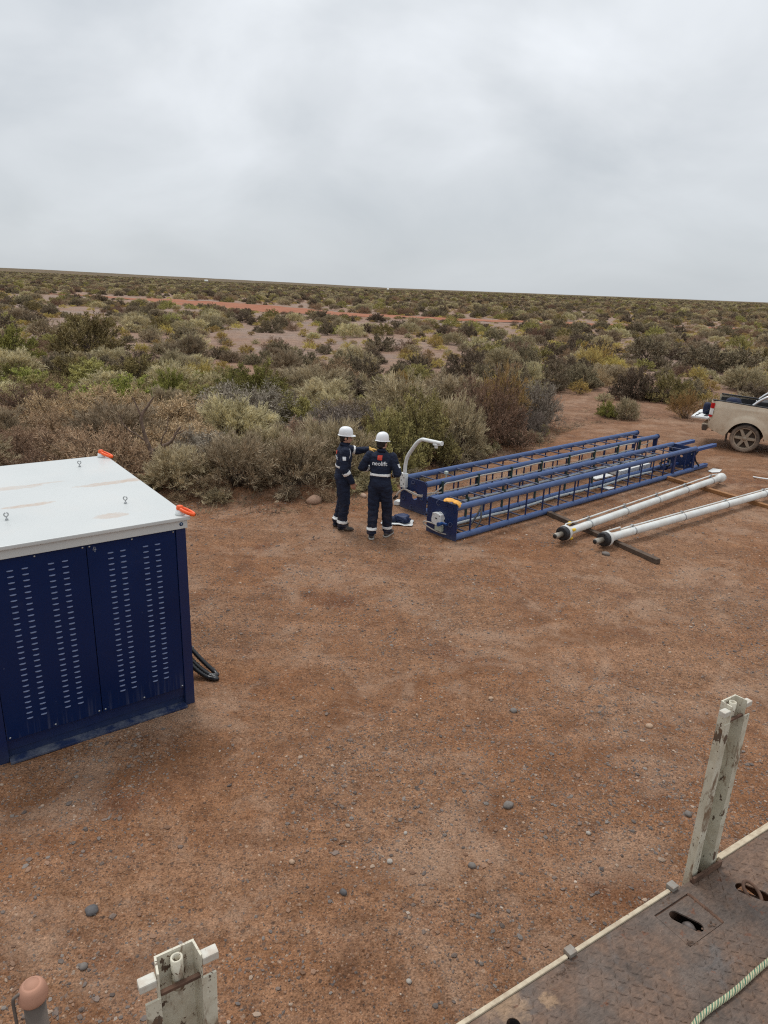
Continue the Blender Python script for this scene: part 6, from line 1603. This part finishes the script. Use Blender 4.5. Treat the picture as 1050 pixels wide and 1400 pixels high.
def pebbles(n, rmin, rmax, tv, tf, y0, y1, cl):
    y = y0 + (y1 - y0) * g.uniform(0, 1, n) ** 0.9; x = g.uniform(-1, 1, n) * (0.62 * y + 1.2)
    keep = (y < edge_y(x) + 0.4) & (g.uniform(0, 1, n) < np.clip(0.55 + cl * vnoise(x * 0.8, y * 0.8, 41) + 0.35 * vnoise(x * 3.1, y * 3.1, 42), 0.05, 1))
    # nothing under the cabinet
    lx = (x + 1.842) * 0.799 + (y - 5.95) * 0.601; ly = -(x + 1.842) * 0.601 + (y - 5.95) * 0.799
    keep &= ~((lx > -1.75) & (lx < 0.06) & (ly > -0.08) & (ly < 2.65))
    x, y = x[keep], y[keep]; n = len(x)
    r = np.exp(g.uniform(np.log(rmin), np.log(rmax), n) * 1.0); r = rmin + (rmax - rmin) * g.uniform(0, 1, n) ** 2.4
    sc = np.stack([r * g.uniform(0.8, 1.45, n), r * g.uniform(0.65, 1.1, n), r * g.uniform(0.4, 0.8, n)], -1)
    V = tv[None] * sc[:, None, :] * (1 + 0.2 * g.normal(size=(n, len(tv), 1)).clip(-1.5, 1.5))
    a = g.uniform(0, 6.28, n); c, s = np.cos(a)[:, None], np.sin(a)[:, None]
    W_ = np.stack([V[..., 0] * c - V[..., 1] * s + x[:, None], V[..., 0] * s + V[..., 1] * c + y[:, None], V[..., 2] + (ground_z(x, y) + sc[:, 2] * 0.15)[:, None]], -1)
    F = tf[None] + (np.arange(n) * len(tv))[:, None, None]
    C = PAL[g.choice(8, n, p=PP)] * g.uniform(0.8, 1.25, (n, 1))
    return W_.reshape(-1, 3), F.reshape(-1, 3), np.repeat(C, len(tv), axis=0)
iv, if_ = ico()
sets = [pebbles(110000, 0.004, 0.012, octv, octf, 2.0, 9.5, 0.6), pebbles(36000, 0.006, 0.015, octv, octf, 4.0, 17, 0.6), pebbles(19000, 0.008, 0.022, iv, if_, 2.0, 16, 0.6)]
V_, F_, C_, b = [], [], [], 0
for v, f, c in sets: V_.append(v); F_.append(f + b); C_.append(c); b += len(v)
tag(link('gravel', npmesh('gravel', np.concatenate(V_), np.concatenate(F_), [M_STONE], col=np.concatenate(C_))), 'loose grey and tan pebbles scattered over the reddish dirt', 'gravel', None, 'stuff')

def stone(label, x, y, r, col, seed, n=2, z=None, cat='stone', name='stone'):
    bm = bmesh.new(); bmesh.ops.create_icosphere(bm, subdivisions=n, radius=1)
    sx, sy, sz = random.uniform(0.9, 1.35), random.uniform(0.75, 1.0), random.uniform(0.55, 0.75)
    for v in bm.verts:
        p = v.co; k = 1 + 0.22 * mnoise.noise(p * 1.6 + Vector((seed, 0, 0)))
        v.co = Vector((p.x * r * sx * k, p.y * r * sy * k, p.z * r * sz * k))
    me = bpy.data.meshes.new(name); bm.to_mesh(me); bm.free()
    me.materials.append(simple('stone_%d' % seed, col, 0.8, 0, 0.25, 30, 0.3))
    for p_ in me.polygons: p_.use_smooth = True
    o = link(name, me); o.location = (x, y, (float(ground_z(x, y)) if z is None else z) + r * 0.3); o.rotation_euler = (0, 0, random.uniform(0, 6))
    return tag(o, label, cat, 'larger stones on the dirt')
GR, TN, DK, WH = (0.165, 0.142, 0.125), (0.40, 0.27, 0.18), (0.10, 0.094, 0.094), (0.36, 0.32, 0.275)
for i, (lab, x, y, r, c) in enumerate([
    ('grey rounded stone alone on the dirt left of the right stake post', 1.11, 4.69, 0.040, GR),
    ('tan stone just left of the top of the right stake post', 2.68, 5.87, 0.036, TN),
    ('flat grey stone in the open dirt below the white cylinders', 1.38, 6.05, 0.038, GR),
    ('dark grey stone at the lower left of the dirt', -1.83, 3.54, 0.042, DK),
    ('grey stone in the pebbly patch left of the truck bed', 0.74, 4.04, 0.030, GR),
    ('pale stone near the centre of the pebbly patch', 0.26, 4.34, 0.018, WH),
    ('tan stone in the middle of the clearing', 1.18, 6.26, 0.028, TN),
    ('whitish stone at the lower centre of the dirt', 0.14, 4.06, 0.022, WH),
    ('grey stone beside the foot of the right stake post', 2.57, 4.66, 0.034, GR),
    ('grey stone left of the left stake post top', -1.72, 3.15, 0.028, GR),
    ('pale grey stone near the bottom edge between the stake posts', 0.26, 3.13, 0.02, WH),
    ('whitish stone left of the right stake post base', 1.69, 4.41, 0.022, WH),
    ('tan stone at the lower left centre of the dirt', -0.57, 4.01, 0.024, TN),
    ('dark stone at the lower centre of the dirt', -0.18, 3.77, 0.028, DK),
    ('brownish stone behind the pointing worker at the thicket edge', -1.35, 12.75, 0.14, (0.33, 0.2, 0.13)),
    ('small tan stone behind the two workers', -0.42, 13.2, 0.075, (0.42, 0.28, 0.2)),
    ('flat grey stone beside the dark timber', 3.62, 10.55, 0.06, GR)]):
    stone(lab, x, y, r, c, 40 + i)
# mud crumbs with pebbles caught along the truck bed edge
pc = []
m = MB()
for k in range(60):
    c_ = random.choice([(0.46, -0.03), (0.43, -0.035), (0.40, -0.03), (0.49, -0.02), (1.10, -0.02), (1.13, -0.19), (1.0, -0.2)]); x = c_[0] + random.gauss(0, 0.02); y = min(-0.006, c_[1] + random.gauss(0, 0.009)); r = random.uniform(0.003, 0.008)
    m.add([(x + r, y, ZD), (x, y + r, ZD), (x - r * 1.2, y, ZD), (x, y - r, ZD), (x + 0.1 * r, y, ZD + r * random.uniform(0.8, 1.3))], [(0, 1, 4), (1, 2, 4), (2, 3, 4), (3, 0, 4)])
mo_ = m.build('mud_crumbs', simple('mud_crumb', (0.12, 0.075, 0.052), 0.9, 0, 0.4, 60), deck); mo_['kind'] = 'stuff'

# far landmarks on the horizon
for (x, y, sx_, sz_, lab) in ((-383.0, 1500.0, 7, 3.0, 'tiny white building on the horizon left of centre'), (-6.9, 1100.0, 3, 2.2, 'tiny white building on the horizon at the centre')):
    z = float(ground_z(x, y)); o = MB().box(-sx_ / 2, sx_ / 2, -2, 2, 0, sz_ * 0.7).prism([(-2, sz_ * 0.7 + 0.01), (2, sz_ * 0.7 + 0.01), (0, sz_)], [], -sx_ / 2, sx_ / 2, YZ).build('distant_building', M_WHITE); o.location = (x, y, z + 1.5); tag(o, lab, 'building')
